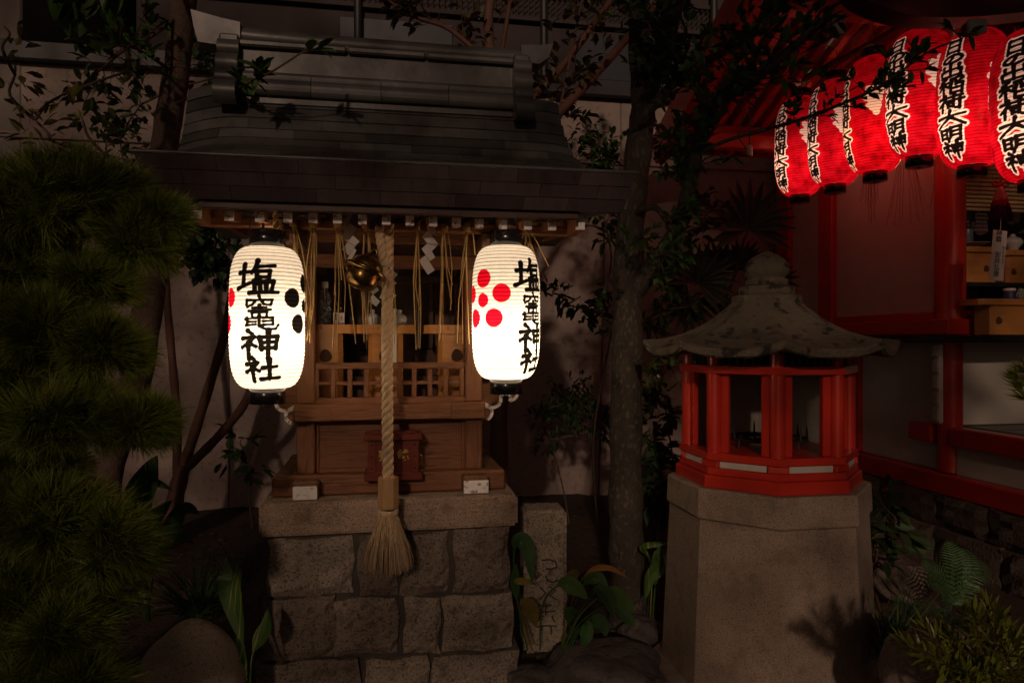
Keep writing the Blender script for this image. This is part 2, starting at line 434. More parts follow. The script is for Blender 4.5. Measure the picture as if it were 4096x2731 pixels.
# interior
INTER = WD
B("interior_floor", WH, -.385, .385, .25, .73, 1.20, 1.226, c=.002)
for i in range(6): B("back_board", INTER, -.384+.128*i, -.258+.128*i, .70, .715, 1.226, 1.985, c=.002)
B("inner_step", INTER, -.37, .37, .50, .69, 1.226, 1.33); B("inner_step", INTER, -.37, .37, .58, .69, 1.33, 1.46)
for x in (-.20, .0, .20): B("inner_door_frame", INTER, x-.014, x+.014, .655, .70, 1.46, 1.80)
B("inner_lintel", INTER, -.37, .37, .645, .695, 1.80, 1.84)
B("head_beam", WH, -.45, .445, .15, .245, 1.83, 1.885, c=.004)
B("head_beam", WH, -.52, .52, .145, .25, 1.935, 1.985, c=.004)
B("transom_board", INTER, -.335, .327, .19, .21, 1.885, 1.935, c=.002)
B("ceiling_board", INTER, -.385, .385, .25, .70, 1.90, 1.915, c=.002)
# eave carpentry
purl = B("eave_purlin", mat("reddish_eave_wood", (.22,.078,.027), (.28,.108,.04), (.16,.052,.018), scale=5, stretch=(1.2,14,14), rough=.5, bump=.2), -.72, .745, -.085, -.03, 1.955, 1.99, c=.004)
REDW = MATS["reddish_eave_wood"]
for a in (-.40, .40):                                       # arms carrying the purlin
    o = B("bracket_arm", WY, a-.035, a+.035, -.11, .15, 1.895, 1.952, c=.006)
B("eave_board", mat("dark_eave_board", (.035,.013,.008), (.05,.019,.011), scale=4, stretch=(1,10,10), rough=.55, bump=.15), -.70, .735, -.285, -.262, 1.988, 2.03, c=.003)
raf = [(917,863),(1038,868),(1151,870),(1252,872),(1350,875),(1450,878),(1545,880),(1639,883),(1732,886),(1826,890),(1917,893),(2012,898),(2112,900),(2209,903)]
for px, py in raf:
    p = SY(px, py, -.215)
    M = Matrix.Translation((p.x, -.215, p.z)) @ Matrix.Rotation(R(7), 4, 'X')
    o = MB().box(-.0165, .0165, .004, .42, -.019, .019, c=.002, M=M).build("rafter", REDW, sh)
    MB().box(-.0165, .0165, -.004, .004, -.0185, .0185, c=.001, M=M).build("painted_end", WHITEP, o)
for a, b, c_, d in ((760, 808, 795, 876), (2302, 2340, 857, 921)):
    p0 = SY(a, c_, -.22); p1 = SY(b, d, -.22)
    o = MB().prism([(-.216, p1.z), (-.216, p0.z), (.7, p0.z+.06), (.7, p0.z-.01), (.06, p0.z-.03), (-.06, p1.z-.004)], p0.x, p1.x, M=Matrix(((0,1,0,0),(1,0,0,0),(0,0,1,0),(0,0,0,1)))).build("verge_beam", REDW, sh)
    MB().box(p0.x+.001, p1.x-.001, -.224, -.2165, p1.z+.001, p0.z-.001, c=.001).build("painted_end", WHITEP, o)
# soffit
ZF = Matrix(((0,1,0,0),(1,0,0,0),(0,0,1,0),(0,0,0,1)))      # prism polygon (y,z), extruded along x
MB().prism([(-.262, 2.004), (.23, 2.064), (.23, 2.08), (-.262, 2.028)], -.70, .735, M=ZF).build("soffit", WH, sh)
# --- curly white-edged side brackets under the lanterns
def scroll(sgn):
    g = sh
    x0 = .412 if sgn > 0 else -.417
    def pt(dx, z): return (x0+sgn*dx, .30, z)
    arcs = []
    def arc(cx, cz, r, a0, a1, n=10): return [pt(cx+r*math.cos(R(lerp(a0, a1, i/n))), cz+r*math.sin(R(lerp(a0, a1, i/n)))) for i in range(n+1)]
    path = arc(.02, 1.165, .035, -70, 70, 6)+arc(.055, 1.235, .048, 215, 330, 8)+arc(.118, 1.222, .030, 160, 20, 6)[1:]+arc(.135, 1.262, .045, -80, 80, 8)
    wood = [(p[0], p[2]) for p in path]
    fill = wood+[(x0+sgn*.12, 1.305), (x0, 1.30), (x0, 1.13)]
    o = MB().prism(fill, .285, .315).build("scroll_bracket", WH, g)
    e = MB()
    for a, b in zip(path[:-1], path[1:]):
        a, b = Vector(a), Vector(b); d = (b-a).normalized(); n_ = Vector((d.z, 0, -d.x))*.007
        e.add([a-n_+Vector((0,-.019,0)), a+n_+Vector((0,-.019,0)), b+n_+Vector((0,-.019,0)), b-n_+Vector((0,-.019,0)),
               a-n_+Vector((0,.019,0)), a+n_+Vector((0,.019,0)), b+n_+Vector((0,.019,0)), b-n_+Vector((0,.019,0))],
              [(0,1,2,3),(4,7,6,5),(0,4,5,1),(2,6,7,3),(0,3,7,4),(1,5,6,2)])
    e.build("painted_edge", WHITEP, o)
scroll(-1); scroll(1)
# ------------------------------------------------------------------ roof
roof = thing("roof", "", "", (0,0,0)); roof.parent = sh
for k in ("label", "category"): del roof[k]
prof = polycat([(-.362,2.158),(-.2,2.192),(-.05,2.240),(.08,2.302),(.17,2.392),(.235,2.51),(.285,2.655)], 8)
prof = np.array(prof); seg = np.r_[0, np.cumsum(np.hypot(*np.diff(prof, axis=0).T))]
def surf(x, s_):
    y = np.interp(s_, seg, prof[:,0]); z = np.interp(s_, seg, prof[:,1])
    fade = smooth01(s_/.25)
    d = max(0, abs(x-.02)-.66)
    z -= fade*.2*d*d/.24
    return Vector((x, y, z))
rows = 14; RL = seg[-1]/rows
XL, XR = -.883, .937
nsh = 0
for r_ in range(rows):
    s0, s1 = r_*RL, min((r_+1)*RL+.004, seg[-1])
    shrink = lambda s_: (-.02*smooth01(s_/seg[-1]*1.0))
    xl, xr = XL, XR-.15*smooth01(s0/seg[-1])
    off = (r_*0.37 % 1)*.31
    xs = [xl]+[x for x in np.arange(xl+.05+off, xr-.06, .31)]+[xr]
    for a, b in zip(xs[:-1], xs[1:]):
        b -= .0015
        n = 5; vs = []; fs = []
        lift = .0085+random.uniform(-.0015, .002)
        for i in range(n+1):
            x = lerp(a, b, i/n); p0 = surf(x, s0); p1 = surf(x, s1)
            pm = surf(x, (s0+s1)/2)
            nrm = Vector((0, -(p1.z-p0.z), p1.y-p0.y)).normalized()
            vs += [p0+nrm*.0, p0+nrm*lift, pm+nrm*(lift*.6), p1+nrm*.0012]
        for i in range(n):
            k = i*4; fs += [(k, k+4, k+5, k+1), (k+1, k+5, k+6, k+2), (k+2, k+6, k+7, k+3)]
        fs += [(0,1,2,3), (n*4, n*4+3, n*4+2, n*4+1)]
        MB().add(vs, fs).build("copper_sheet", COPPER, roof); nsh += 1
# under-deck: closed body of the roof, front and back
core = [(p[0]+.006, p[1]-.008) for p in prof]+[(.30, 2.66), (.335, 2.50), (.42, 2.38), (.55, 2.30), (.72, 2.24), (.95, 2.19), (.95, 2.05), (.3, 2.10), (-.296, 2.032), (-.345, 2.15)]
vs = []; fs = []; NX = 30
for i in range(NX+1):
    x = lerp(XL+.006, XR-.006, i/NX); d = max(0, abs(x-.02)-.66)
    for (y, z) in core:
        dz = .2*d*d/.24*smooth01((z-2.18)/.12) if y < .31 else 0
        xx = x
        if z > 2.3: xx = min(x, XR-.16)
        vs.append((xx, y, z-dz))
K = len(core)
for i in range(NX):
    for k in range(K): a = i*K+k; b = i*K+(k+1) % K; fs.append((a, b, b+K, a+K))
fs += [tuple(range(K))[::-1], tuple(range(NX*K, NX*K+K))]
MB().add(vs, fs).build("roof_core", COPPER, roof)
# fascia: three rows of brown copper sheets leaning outwards
fb0, fb1 = Vector((-.858, -.300, 2.018)), Vector((.906, -.300, 2.018))
ft0, ft1 = Vector((-.890, -.364, 2.160)), Vector((.944, -.364, 2.160))
for r_, joints in enumerate(([0,.145,.30,.45,.60,.745,.88,1],[0,.075,.23,.37,.525,.67,.80,.93,1],[0,.16,.33,.46,.62,.77,.87,1])):
    v0, v1 = (2-r_)/3, (3-r_)/3
    for a, b in zip(joints[:-1], joints[1:]):
        b -= .0008
        out = Vector((0, -.004-.002*r_*0, -.001))+Vector((0, random.uniform(-.0015, 0), 0))
        c_ = lambda u, v: lerp(lerp(fb0, fb1, u), lerp(ft0, ft1, u), v)
        v1_ = v1-.012
        fr = [c_(a, v0)+out*1.6, c_(b, v0)+out*1.6, c_(b, v1_)+out, c_(a, v1_)+out]
        bk = [p+Vector((0, .014, 0)) for p in fr]
        MB().add(fr+bk, [(0,1,2,3),(4,7,6,5),(0,4,5,1),(2,6,7,3),(0,3,7,4),(1,5,6,2)]).build("fascia_sheet", COPPERF, roof)
MB().tube([ft0+Vector((-.012,-.002,.004)), ft1+Vector((.012,-.002,.004))], .008, n=8).build("drip_edge", COPPER, roof)
# ridge
rid = thing("ridge", "", "", (0,0,0)); rid.parent = roof
for k in ("label", "category"): del rid[k]
rid.name = "ridge"
def rb(name, *a, c=.01): MB().box(*a, c=c).build(name, COPPER, roof)
bpy.data.objects.remove(rid)
x0, x1 = -.66, .56
rb("ridge_panel", x0, x1, .235, .365, 2.55, 2.83, c=.003)
jx = [x0+.002+i*(x1-x0)/4 for i in range(5)]
for a, b in zip(jx[:-1], jx[1:]):
    b -= .003
    for (zc, rr, yc) in ((2.615, .035, .222), (2.662, .024, .226)):
        mb = MB(); pr = [(yc+.06, zc-rr*1.0)]+[(yc-rr*.55*math.cos(R(t_)), zc+rr*math.sin(R(t_))) for t_ in range(-90, 91, 22)]+[(yc+.06, zc+rr)]
        mb.prism(pr, a, b, M=ZF).build("ridge_band", COPPER, roof)
for a, b in ((x0, -.2), (-.197, .15), (.153, x1)):
    rb("ridge_band", a, b, .205, .395, 2.788, 2.818, c=.008)
mb = MB(); pts = catmull([(-.70,.30,2.868),(-.66,.30,2.862),(-.3,.30,2.855),(.2,.30,2.852),(.55,.30,2.852),(.66,.30,2.856)], 5)
mb.tube(pts, .042, n=14).build("ridge_cap", COPPER, roof)
MB().prism([(-.865,2.945),(-.74,2.918),(-.66,2.905),(-.66,2.822),(-.76,2.800),(-.835,2.806),(-.852,2.87)], .245, .355).build("ridge_beak", COPPER, roof)
MB().prism([(.60,2.898),(.70,2.905),(.755,2.915),(.735,2.85),(.69,2.815),(.60,2.818)], .245, .355).build("ridge_beak", COPPER, roof)
for sx, xa, xb in ((-1, -.745, -.655), (1, .555, .64)):
    for (zc, yc, rr) in ((2.775, .225, .040), (2.70, .205, .046), (2.635, .185, .036), (2.565, .16, .050)):
        MB().tube([(xa, yc, zc), (xb, yc, zc)], rr, n=16).build("ridge_end_roll", COPPER, roof)
    MB().box(xa+.004, xb-.004, .21, .38, 2.56, 2.84, c=.008).build("ridge_end_block", COPPER, roof)
# ================================================================== OFFERING BOX
SREV = mat("dark_red_lacquer", (.15,.022,.010), (.11,.016,.008), scale=5, rough=.38, coat=.3)
ob = thing("offering_box", "small dark red offering box with gold characters on shrine skirt", "offering box", SF.o+Vector((0,0,.925)), R(10))
MB().box(-.103, .113, .062, .185, -.02, .148, c=.003).build("body", SREV, ob)
MB().box(-.118, .128, .048, .186, -.022, .010, c=.003).build("base", SREV, ob)
MB().box(-.118, .128, .048, .186, .150, .176, c=.003).build("lid", SREV, ob)
for y in (.08, .105, .13, .155): MB().box(-.09, .10, y-.006, y+.006, .1775, .184, c=.001).build("coin_slat", SREV, ob)
for a, b in ((-.103, -.070), (.080, .113)):
    MB().box(a, b, .056, .0615, .012, .148, c=.001).build("stile", SREV, ob)
    for z in (.03, .08, .13): MB().lathe([(.0001,-.003),(.004,-.002),(.005,0)], n=8).build("stud", GOLD, ob).matrix_local = Matrix.Translation(((a+b)/2, .0555, z)) @ Matrix.Rotation(R(90), 4, 'X')
MT = lambda x, y, z: Matrix.Translation((x, y, z)) @ Matrix.Rotation(R(90), 4, 'X')
lettering("lettering", "賽", .050, MT(-.034, .0605, .082), GOLDL, ob, .0012)
lettering("lettering", "銭", .050, MT(.046, .0605, .082), GOLDL, ob, .0012)
MB().tube([(.118,.10,.08),(.128,.098,.075),(.130,.096,.06),(.124,.096,.045)], .003, n=6).build("latch", GOLD, ob)
# ================================================================== SANBO STANDS + OFFERINGS
def flowerhole(cx, cz, r):
    pts = []
    for i in range(28):
        a = math.pi*2*i/28
        rr = r*(1-.10*abs(math.sin(a*1.5+.4)))
        pts.append((cx+rr*math.sin(a)*1.0, cz+rr*.95*math.cos(a) if math.cos(a) < .45 else cz+rr*(.95*math.cos(a)+.35*(math.cos(a)-.45))))
    return pts
HOLE = mat("hole_shade_and_stitch", (.06,.025,.010), (.08,.035,.014), rough=.8)
def sanbo(frame, rz, x0, x1, y0, y1, z0, zt, label, bx0, bx1, hole_shade=None, m=None, zoff=0):
    m = m or HINOKI
    t = thing("offering_stand", label, "offering stand", Vector((frame.o.x, frame.o.y, 0)), rz, "cypress wood offering stands")
    def oct(xa, xb, ya, yb, c): return [(xa+c,ya),(xb-c,ya),(xb,ya+c),(xb,yb-c),(xb-c,yb),(xa+c,yb),(xa,yb-c),(xa,ya+c)]
    def ring(xa, xb, ya, yb, c, za, zb, th=.006):
        o = oct(xa, xb, ya, yb, c); i = oct(xa+th, xb-th, ya+th, yb-th, c)
        vs = [(x,y,za) for x,y in o]+[(x,y,zb) for x,y in o]+[(x,y,zb) for x,y in i]+[(x,y,za) for x,y in i]
        fs = []
        for k in range(8):
            n = (k+1) % 8
            fs += [(k,n,n+8,k+8),(k+8,n+8,n+16,k+16),(k+16,n+16,n+24,k+24)]
        return MB().add(vs, fs)
    c = .028
    ring(x0, x1, y0, y1, c, zt-.030, zt).build("tray_rim", m, t)
    o = oct(x0-.003, x1+.003, y0-.003, y1+.003, c)
    MB().add([(x,y,zt-.040) for x,y in o]+[(x,y,zt-.0302) for x,y in o], [tuple(range(8))[::-1], tuple(range(8,16))]+[(k,(k+1)%8,(k+1)%8+8,k+8) for k in range(8)]).build("tray_floor", m, t)
    for dz in (-.010, -.019): MB().box(bx0+.04, bx0+.05, y0-.0012, y0+.001, zt+dz-.0015, zt+dz+.0015, c=.0005).build("bark_stitch", HOLE, t)
    body = ring(bx0, bx1, y0+.02, y1-.02, .02, z0, zt-.0402)
    bo = body.build("body", m, t)
    if hole_shade:
        cx, cz, r = hole_shade
        mb = MB(); pp = flowerhole(cx, cz, r)
        mb.prism(pp, y0+.0188, y0+.0205).build("hole_shade", HOLE, t)  # dark plate painted as the shaded opening; the body stays uncut
    return t
sy = .27
X_ = lambda px: SY(px, 1400, sy).x
sanbo(SF, R(10), X_(1235), X_(1424), sy, sy+.17, 1.228, 1.577, "cypress offering stand carrying the chip-filled bottle beside the lattice post", X_(1245), X_(1369), (X_(1301), 1.432, .030))
sanbo(SF, R(10), X_(1426), X_(1662), sy, sy+.19, 1.228, 1.577, "cypress offering stand carrying two white vases behind the rope", X_(1472), X_(1613), (X_(1540), 1.432, .030))
sanbo(SF, R(10), X_(1698), X_(1880), sy, sy+.17, 1.228, 1.577, "empty cypress offering stand in the shrine with nothing on its tray", X_(1754), X_(1872), (X_(1830), 1.432, .030))
def place(px, w, z): 
    p = SY(px, 1300, w); v = Vector((p.x*SF.c-w*SF.s+SF.o.x, p.x*SF.s+w*SF.c+SF.o.y, z)); return v
# bottle
GLASS, gnt, gb = newmat("clear_plastic"); gb.inputs["Base Color"].default_value = (.9,.92,.92,1); gb.inputs["Roughness"].default_value = .08
gtr = gnt.nodes.new("ShaderNodeBsdfTransparent"); gmx = gnt.nodes.new("ShaderNodeMixShader"); gmx.inputs[0].default_value = .10
gnt.links.new(gtr.outputs[0], gmx.inputs[1]); gnt.links.new(gb.outputs[0], gmx.inputs[2]); gnt.links.new(gmx.outputs[0], gnt.nodes["Material Output"].inputs[0])
CHIPS = mat("mixed_paper_chips", (.55,.52,.52), (.16,.17,.20), (.6,.48,.44), scale=60, rough=.6, island=.6)
bt = thing("bottle", "clear bottle filled with grey paper chips and a white cap", "bottle", place(1299, .35, 1.5375), R(10))
MB().lathe([(.030,.0),(.033,.008),(.033,.150),(.030,.170),(.016,.200),(.014,.212)], n=24).build("bottle_body", GLASS, bt)
MB().lathe([(.0155,.210),(.0165,.212),(.0165,.236),(.015,.238)], n=20).build("cap", WHITEP if False else CERAM, bt)
n = 900
a = rng.uniform(0, 2*np.pi, n); rr = .029*np.sqrt(rng.uniform(.2, 1, n)); zz = rng.uniform(.006, .150, n)
c = np.stack([rr*np.cos(a), rr*np.sin(a), zz], -1)
d1 = rng.normal(size=(n,3)); d1 /= np.linalg.norm(d1, axis=1)[:,None]; d2 = rng.normal(size=(n,3)); d2 /= np.linalg.norm(d2, axis=1)[:,None]
v = np.stack([c-d1*.005-d2*.002, c+d1*.005-d2*.002, c+d1*.004+d2*.0025, c-d1*.004+d2*.0025], 1)
npmesh("paper_chips", v, np.arange(4*n).reshape(-1,4), CHIPS, bt, kind="stuff")
jr = thing("small_jar", "small capped jar with white paper offering label", "jar", place(1357, .33, 1.5375), R(10))
MB().lathe([(.022,0),(.024,.006),(.024,.085),(.014,.10),(.013,.112)], n=20).build("jar_body", GLASS, jr)
MB().lathe([(.0145,.110),(.0155,.112),(.0155,.132),(.013,.134)], n=20).build("cap", GOLD, jr)
MB().box(-.0255, .0255, -.0275, -.0262, .002, .094, c=.0004).build("paper_label", PAPER, jr)
lettering("lettering", "御\n供", .017, MT(-.010, -.0281, .072), INK, jr, .0003)
lettering("lettering", "山\n田", .014, MT(-.010, -.0281, .026), INK, jr, .0003)
PINK = mat("pink_print", (.6,.18,.16), (.55,.15,.14), rough=.8)
for s_ in (-1, 1): MB().tube([(-.025, -.0279, .046-.012*s_), (0, -.0279, .044), (.025, -.0279, .046+.003*s_)], .0012, n=4).build("printed_knot", PINK, jr)
MB().box(.009, .016, -.0284, -.0276, .060, .078, c=.0003).build("printed_emblem", PINK, jr)
def heishi(px, w, label):
    t = thing("porcelain_vase", label, "vase", place(px, w, 1.5375), R(10))
    MB().lathe([(.018,0),(.021,.004),(.020,.020),(.024,.035),(.033,.055),(.036,.068),(.033,.080),(.020,.090),(.011,.094),(.0105,.104),(.0125,.109),(.010,.110)], n=28).build("vase_body", CERAM, t)
    MB().lathe([(.0095,.1095),(.0102,.1105),(.003,.1125)], n=20).build("mouth", CERAM, t)
heishi(1490, .34, "rounded white porcelain vase between straw strands and white placard on the tray")
heishi(1598, .34, "rounded white porcelain vase half hidden behind the white placard")
MB_ = MB()
# placard
p = place(1556, .262, 1.40)
pl = tag(MB().box(-.034, .034, -.002, .002, 0, .2505, c=.0008).build("paper_placard", PAPER), "tall blank white paper placard behind the thick rope", "placard")
pl.location = p; pl.rotation_euler = (R(-2), 0, R(10))
# shide paper streamers
def shide(label, polys, w, off=(0, 0), k=1.0):
    """polys: quads in photo pixels; each fold is its own thin sheet, alternating a little in depth"""
    mb = MB(); base = None
    for i, poly in enumerate(polys):
        q0 = []
        for j, (a, b_) in enumerate(poly):
            p_ = SY(off[0]+a*k, off[1]+b_*k, w+.0035*(i % 2)+(.006 if j in (1, 2) else 0)*(1 if i % 2 else -1)); q0.append(p_)
        if base is None: base = q0[0].copy()
        n_ = len(q0); q1 = [p_+Vector((0, .0007, 0)) for p_ in q0]
        mb.add(q0+q1, [tuple(range(n_)), tuple(range(n_, 2*n_))[::-1]]+[(m_, m_+n_, (m_+1) % n_+n_, (m_+1) % n_) for m_ in range(n_)])
    mb.v = [tuple(Vector(v)-base) for v in mb.v]
    o = mb.build("paper_streamer", PAPER)
    o.location = (base.x*SF.c-base.y*SF.s+SF.o.x, base.x*SF.s+base.y*SF.c+SF.o.y, base.z); o.rotation_euler = (0, 0, R(10))
    return tag(o, label, "paper streamer", "zigzag paper streamers")
SC = .2126
shide("folded white zigzag paper streamer beside the brass bell", [[(130,100),(315,100),(150,475),(15,400)], [(228,338),(370,430),(205,692),(60,615)], [(200,692),(288,572),(415,685),(338,770)], [(190,700),(338,772),(215,950),(80,835)], [(310,815),(360,850),(210,1125),(140,1085)]], -.10, (1350, 820), SC)
shide("folded white zigzag paper streamer hanging clear between straw strands", [[(1635,190),(1660,190),(1735,395),(1690,465)], [(1692,465),(1732,395),(1838,400),(1850,547),(1760,562)], [(1590,592),(1705,482),(1897,740),(1690,722)], [(1690,722),(1897,740),(1727,916),(1580,825)], [(1582,827),(1775,868),(1840,985),(1735,1056)], [(1525,1042),(1655,948),(1830,1226),(1700,1312)]], -.10, (1350, 820), SC)
shide("dim grey zigzag streamer deep in the shrine behind the bell", [[(1490,1095),(1524,1122),(1500,1145),(1470,1115)], [(1500,1140),(1516,1160),(1492,1180),(1474,1155)], [(1490,1176),(1520,1205),(1505,1226),(1476,1205)]], .45)
shide("dim grey zigzag streamer deep in the shrine behind the rope", [[(1572,1082),(1592,1098),(1566,1122),(1545,1104)], [(1566,1116),(1588,1132),(1550,1160),(1530,1150)], [(1540,1148),(1586,1182),(1560,1205),(1516,1192)]], .45)
# ================================================================== ROPE, TASSEL
rp = SY(1553, 1400, -.1)
rt = thing("bell_rope", "thick twisted hemp bell rope with wooden sleeve and bushy tassel", "rope", (rp.x*SF.c+.1*SF.s+SF.o.x, rp.x*SF.s-.1*SF.c+SF.o.y, 0), R(10))
ztop, zbot = 1.975, .935
def strands(path, r, n3=3, turns=10.5):
    out = []
    for k in range(n3):
        pts = []; n = len(path)
        for i, p in enumerate(path):
            a = 2*math.pi*(k/n3)-2*math.pi*turns*i/(n-1)
            pts.append(Vector(p)+Vector((math.cos(a)*r*.52, math.sin(a)*r*.52, 0)))
        out.append(pts)
    return out
n = 240
path = [(-.004*math.sin(i/n*3), 0, lerp(ztop, zbot, i/n)) for i in range(n+1)]
for pts in strands(path, .0225): MB().tube(pts, .0128, n=9).build("strand", ROPE, rt)
path = [(lerp(-.034, -.012, smooth01(i/60)), -.018, lerp(1.965, 1.765, i/60)) for i in range(61)]
for pts in strands(path, .0185, turns=2.6): MB().tube(pts, .0105, n=8).build("strand", ROPE, rt)
fr = MB()
for i in range(70):
    a = random.uniform(0, 6.28); q = Vector((-.012+.016*math.cos(a), -.018+.016*math.sin(a), 1.775))
    fr.tube([q, q+Vector((.006*math.cos(a), .006*math.sin(a), -.025)), q+Vector((.013*math.cos(a)+random.uniform(-.004,.004), .012*math.sin(a), -random.uniform(.032,.055)))], .0012, n=4)
fr.build("frayed_end", ROPE, rt)
CORD = mat("white_cord", (.55,.50,.44), (.45,.40,.35), scale=80, rough=.8)
MB().tube([(-.016+.030*math.cos(a), -.008+.034*math.sin(a), 1.803+.004*math.sin(3*a)) for a in np.linspace(0, 6.283*2, 40)], .0032, n=6).build("binding_cord", CORD, rt)
hx = [(.0395, .950), (.041, .947), (.041, .825), (.0395, .822)]
SLEEVE = mat("polished_sleeve_wood", (.36,.205,.085), (.44,.27,.12), scale=5, stretch=(12,12,1.2), rough=.45, bump=.1)
MB().lathe([(.040,.822),(.0415,.826),(.0415,.946),(.039,.950)], n=6, a0=R(0), smooth=False).build("wooden_sleeve", SLEEVE, rt)
MB().tube([(.033*math.cos(a), .033*math.sin(a), .812-.006*a/6.28) for a in np.linspace(0, 6.283*2.6, 60)], .0085, n=8).build("tassel_collar", ROPE, rt)
ts = MB()
for i in range(900):
    a = random.uniform(0, 6.283); r0 = .034*math.sqrt(random.uniform(.3, 1)); sp = random.uniform(.35, 1.0)**.6
    dx, dy = math.cos(a), math.sin(a); zb = .580+random.uniform(-.012, .018)+.02*(1-sp)
    r2 = .098*sp*random.uniform(.92, 1.05)
    wob = random.uniform(-.006, .006)
    pts = [(r0*dx, r0*dy, .80), (lerp(r0, r2, .42)*dx, lerp(r0, r2, .42)*dy, .735), (lerp(r0, r2, .78)*dx+wob, lerp(r0, r2, .78)*dy, .665), (r2*dx+wob, r2*dy, zb)]
    ts.tube(pts, [.0020, .0021, .0020, .0010], n=3, cap=False)
ts.build("tassel_fringe", ROPE, rt)
# ================================================================== BELL
bp_ = SY(1456, 1085, -.14)
bl = thing("brass_bell", "round tarnished brass bell with raised rim hanging beside the rope", "bell", (bp_.x*SF.c+.14*SF.s+SF.o.x, bp_.x*SF.s-.14*SF.c+SF.o.y, bp_.z-.01), R(10))
bl.rotation_euler = (R(-8), R(24), R(10))
MB().lathe([(.0005,-.066),(.022,-.065),(.042,-.060),(.058,-.048),(.066,-.030),(.066,-.008),(.0645,.006)], n=40, capt=False).build("lower_shell", GOLD, bl)
MB().lathe([(.0645,.002),(.080,.001),(.089,.008),(.089,.016),(.080,.023),(.064,.024)], n=40, capt=False).build("rim", GOLD, bl)
MB().lathe([(.064,.021),(.065,.030),(.058,.050),(.044,.066),(.024,.074),(.0005,.076)], n=40, capt=False).build("upper_shell", GOLD, bl)
for k in range(16):
    a = 2*math.pi*k/16
    MB().tube([(.022*math.cos(a), .022*math.sin(a), .073), (.019*math.cos(a), .019*math.sin(a), .084)], .0042, n=6).build("collar_bead", GOLD, bl)
MB().tube([(.013*math.cos(a), 0, .092+.017*math.sin(a)) for a in np.linspace(-.6, 3.75, 14)], .005, n=8).build("hanging_loop", GOLD, bl)
MB().tube([(0,0,.106),(.012,.01,.14),(.0,.02,.175),(-.04,.02,.205)], .0025, n=6).build("hanging_wire", DARKM, bl)
# ================================================================== STRAW BUNDLES
def straw(px, tops, label, w=-.115, knot=True, seed=0, rad=.0024):
    rs = random.Random(seed)
    b = SY(px, 862, w)
    t = thing("straw_bundle", label, "straw bundle", (b.x*SF.c-w*SF.s+SF.o.x, b.x*SF.s+w*SF.c+SF.o.y, 1.30), R(10), "straw strands under the eave")
    for i, (bx, by) in enumerate(tops):
        e = SY(bx, by, w+rs.uniform(-.012, .012))
        a = Vector((rs.uniform(-.008, .008), rs.uniform(-.006, .006), 1.985-1.30)); z = Vector((e.x-b.x, e.y-w, e.z-1.30))
        k = rs.uniform(.35, .75); kink = Vector((rs.uniform(-.014, .014), rs.uniform(-.012, .012), 0))
        mid = a.lerp(z, k)+kink; q1 = a.lerp(mid, .5)+Vector((rs.uniform(-.005,.005), 0, 0))
        r_ = rad*rs.uniform(.7, 1.2)
        MB().tube([a, q1, mid, mid.lerp(z, .5), z], [r_*.8, r_, r_*1.1, r_, r_*.9], n=5).build("straw", STRAW, t)
    if knot:
        MB().tube([(.012*math.cos(q), .011*math.sin(q), .672-.004*q/6.28) for q in np.linspace(0, 6.283*4, 48)], .0034, n=5).build("knot", STRAW, t)
        MB().tube([(0, 0, .675), (.02, .01, .70), (.045, .02, .705)], .005, n=5).build("tie", STRAW, t)
straw(1172, [(1180,1060),(1194,1140),(1205,1190),(1232,1240),(1240,1180),(1196,1250)], "loose straw strands hanging right next to the black-dotted lantern cap", seed=1)
straw(1252, [(1228,1365),(1240,1372),(1226,1300),(1250,1180),(1246,1250),(1237,1340),(1258,1105)], "dense straw bundle against the post beside the black-dotted lantern", seed=2)
straw(1350, [(1331,1395),(1348,1385),(1424,1374),(1338,1180),(1378,1250),(1366,1120)], "splayed straw strands crossing in front of the bottle and jar", seed=3)
straw(1464, [(1457,1368),(1468,1360),(1494,1358),(1455,1330),(1470,1290)], "straw strands hanging behind the brass bell", seed=4)
straw(1568, [(1577,1375),(1572,1340),(1536,1380)], "few straw strands hanging against the thick rope", w=-.06, seed=5)
straw(1666, [(1664,1398),(1679,1394),(1672,1390),(1660,1300),(1655,1180),(1678,1240)], "dense straw bundle under a thick straw knot beside the zigzag streamer", seed=6)
straw(1778, [(1754,1372),(1770,1370),(1802,1240),(1810,1140),(1758,1362),(1806,1215)], "straw bundle kinked at its middle over the empty offering stand", seed=7)
straw(1868, [(1828,1373),(1850,1374),(1876,1376),(1842,1142),(1900,1020),(1872,1360)], "straw bundle hanging over the post beside the plum-marked lantern", seed=8)
straw(1961, [(1957,1000),(1964,1010),(1970,995)], "short straw tuft hanging over the black cap of the plum-marked lantern", w=-.05, seed=9)
straw(2062, [(2072,940),(2085,960),(2060,950)], "short straw tuft tangled beside the plum-marked lantern hook", w=-.05, seed=10)
straw(2108, [(2098,1000),(2120,1010),(2133,1020),(2145,1030),(2108,1010),(2196,1066)], "spreading straw tuft outside the plum-marked lantern", w=-.10, seed=11)
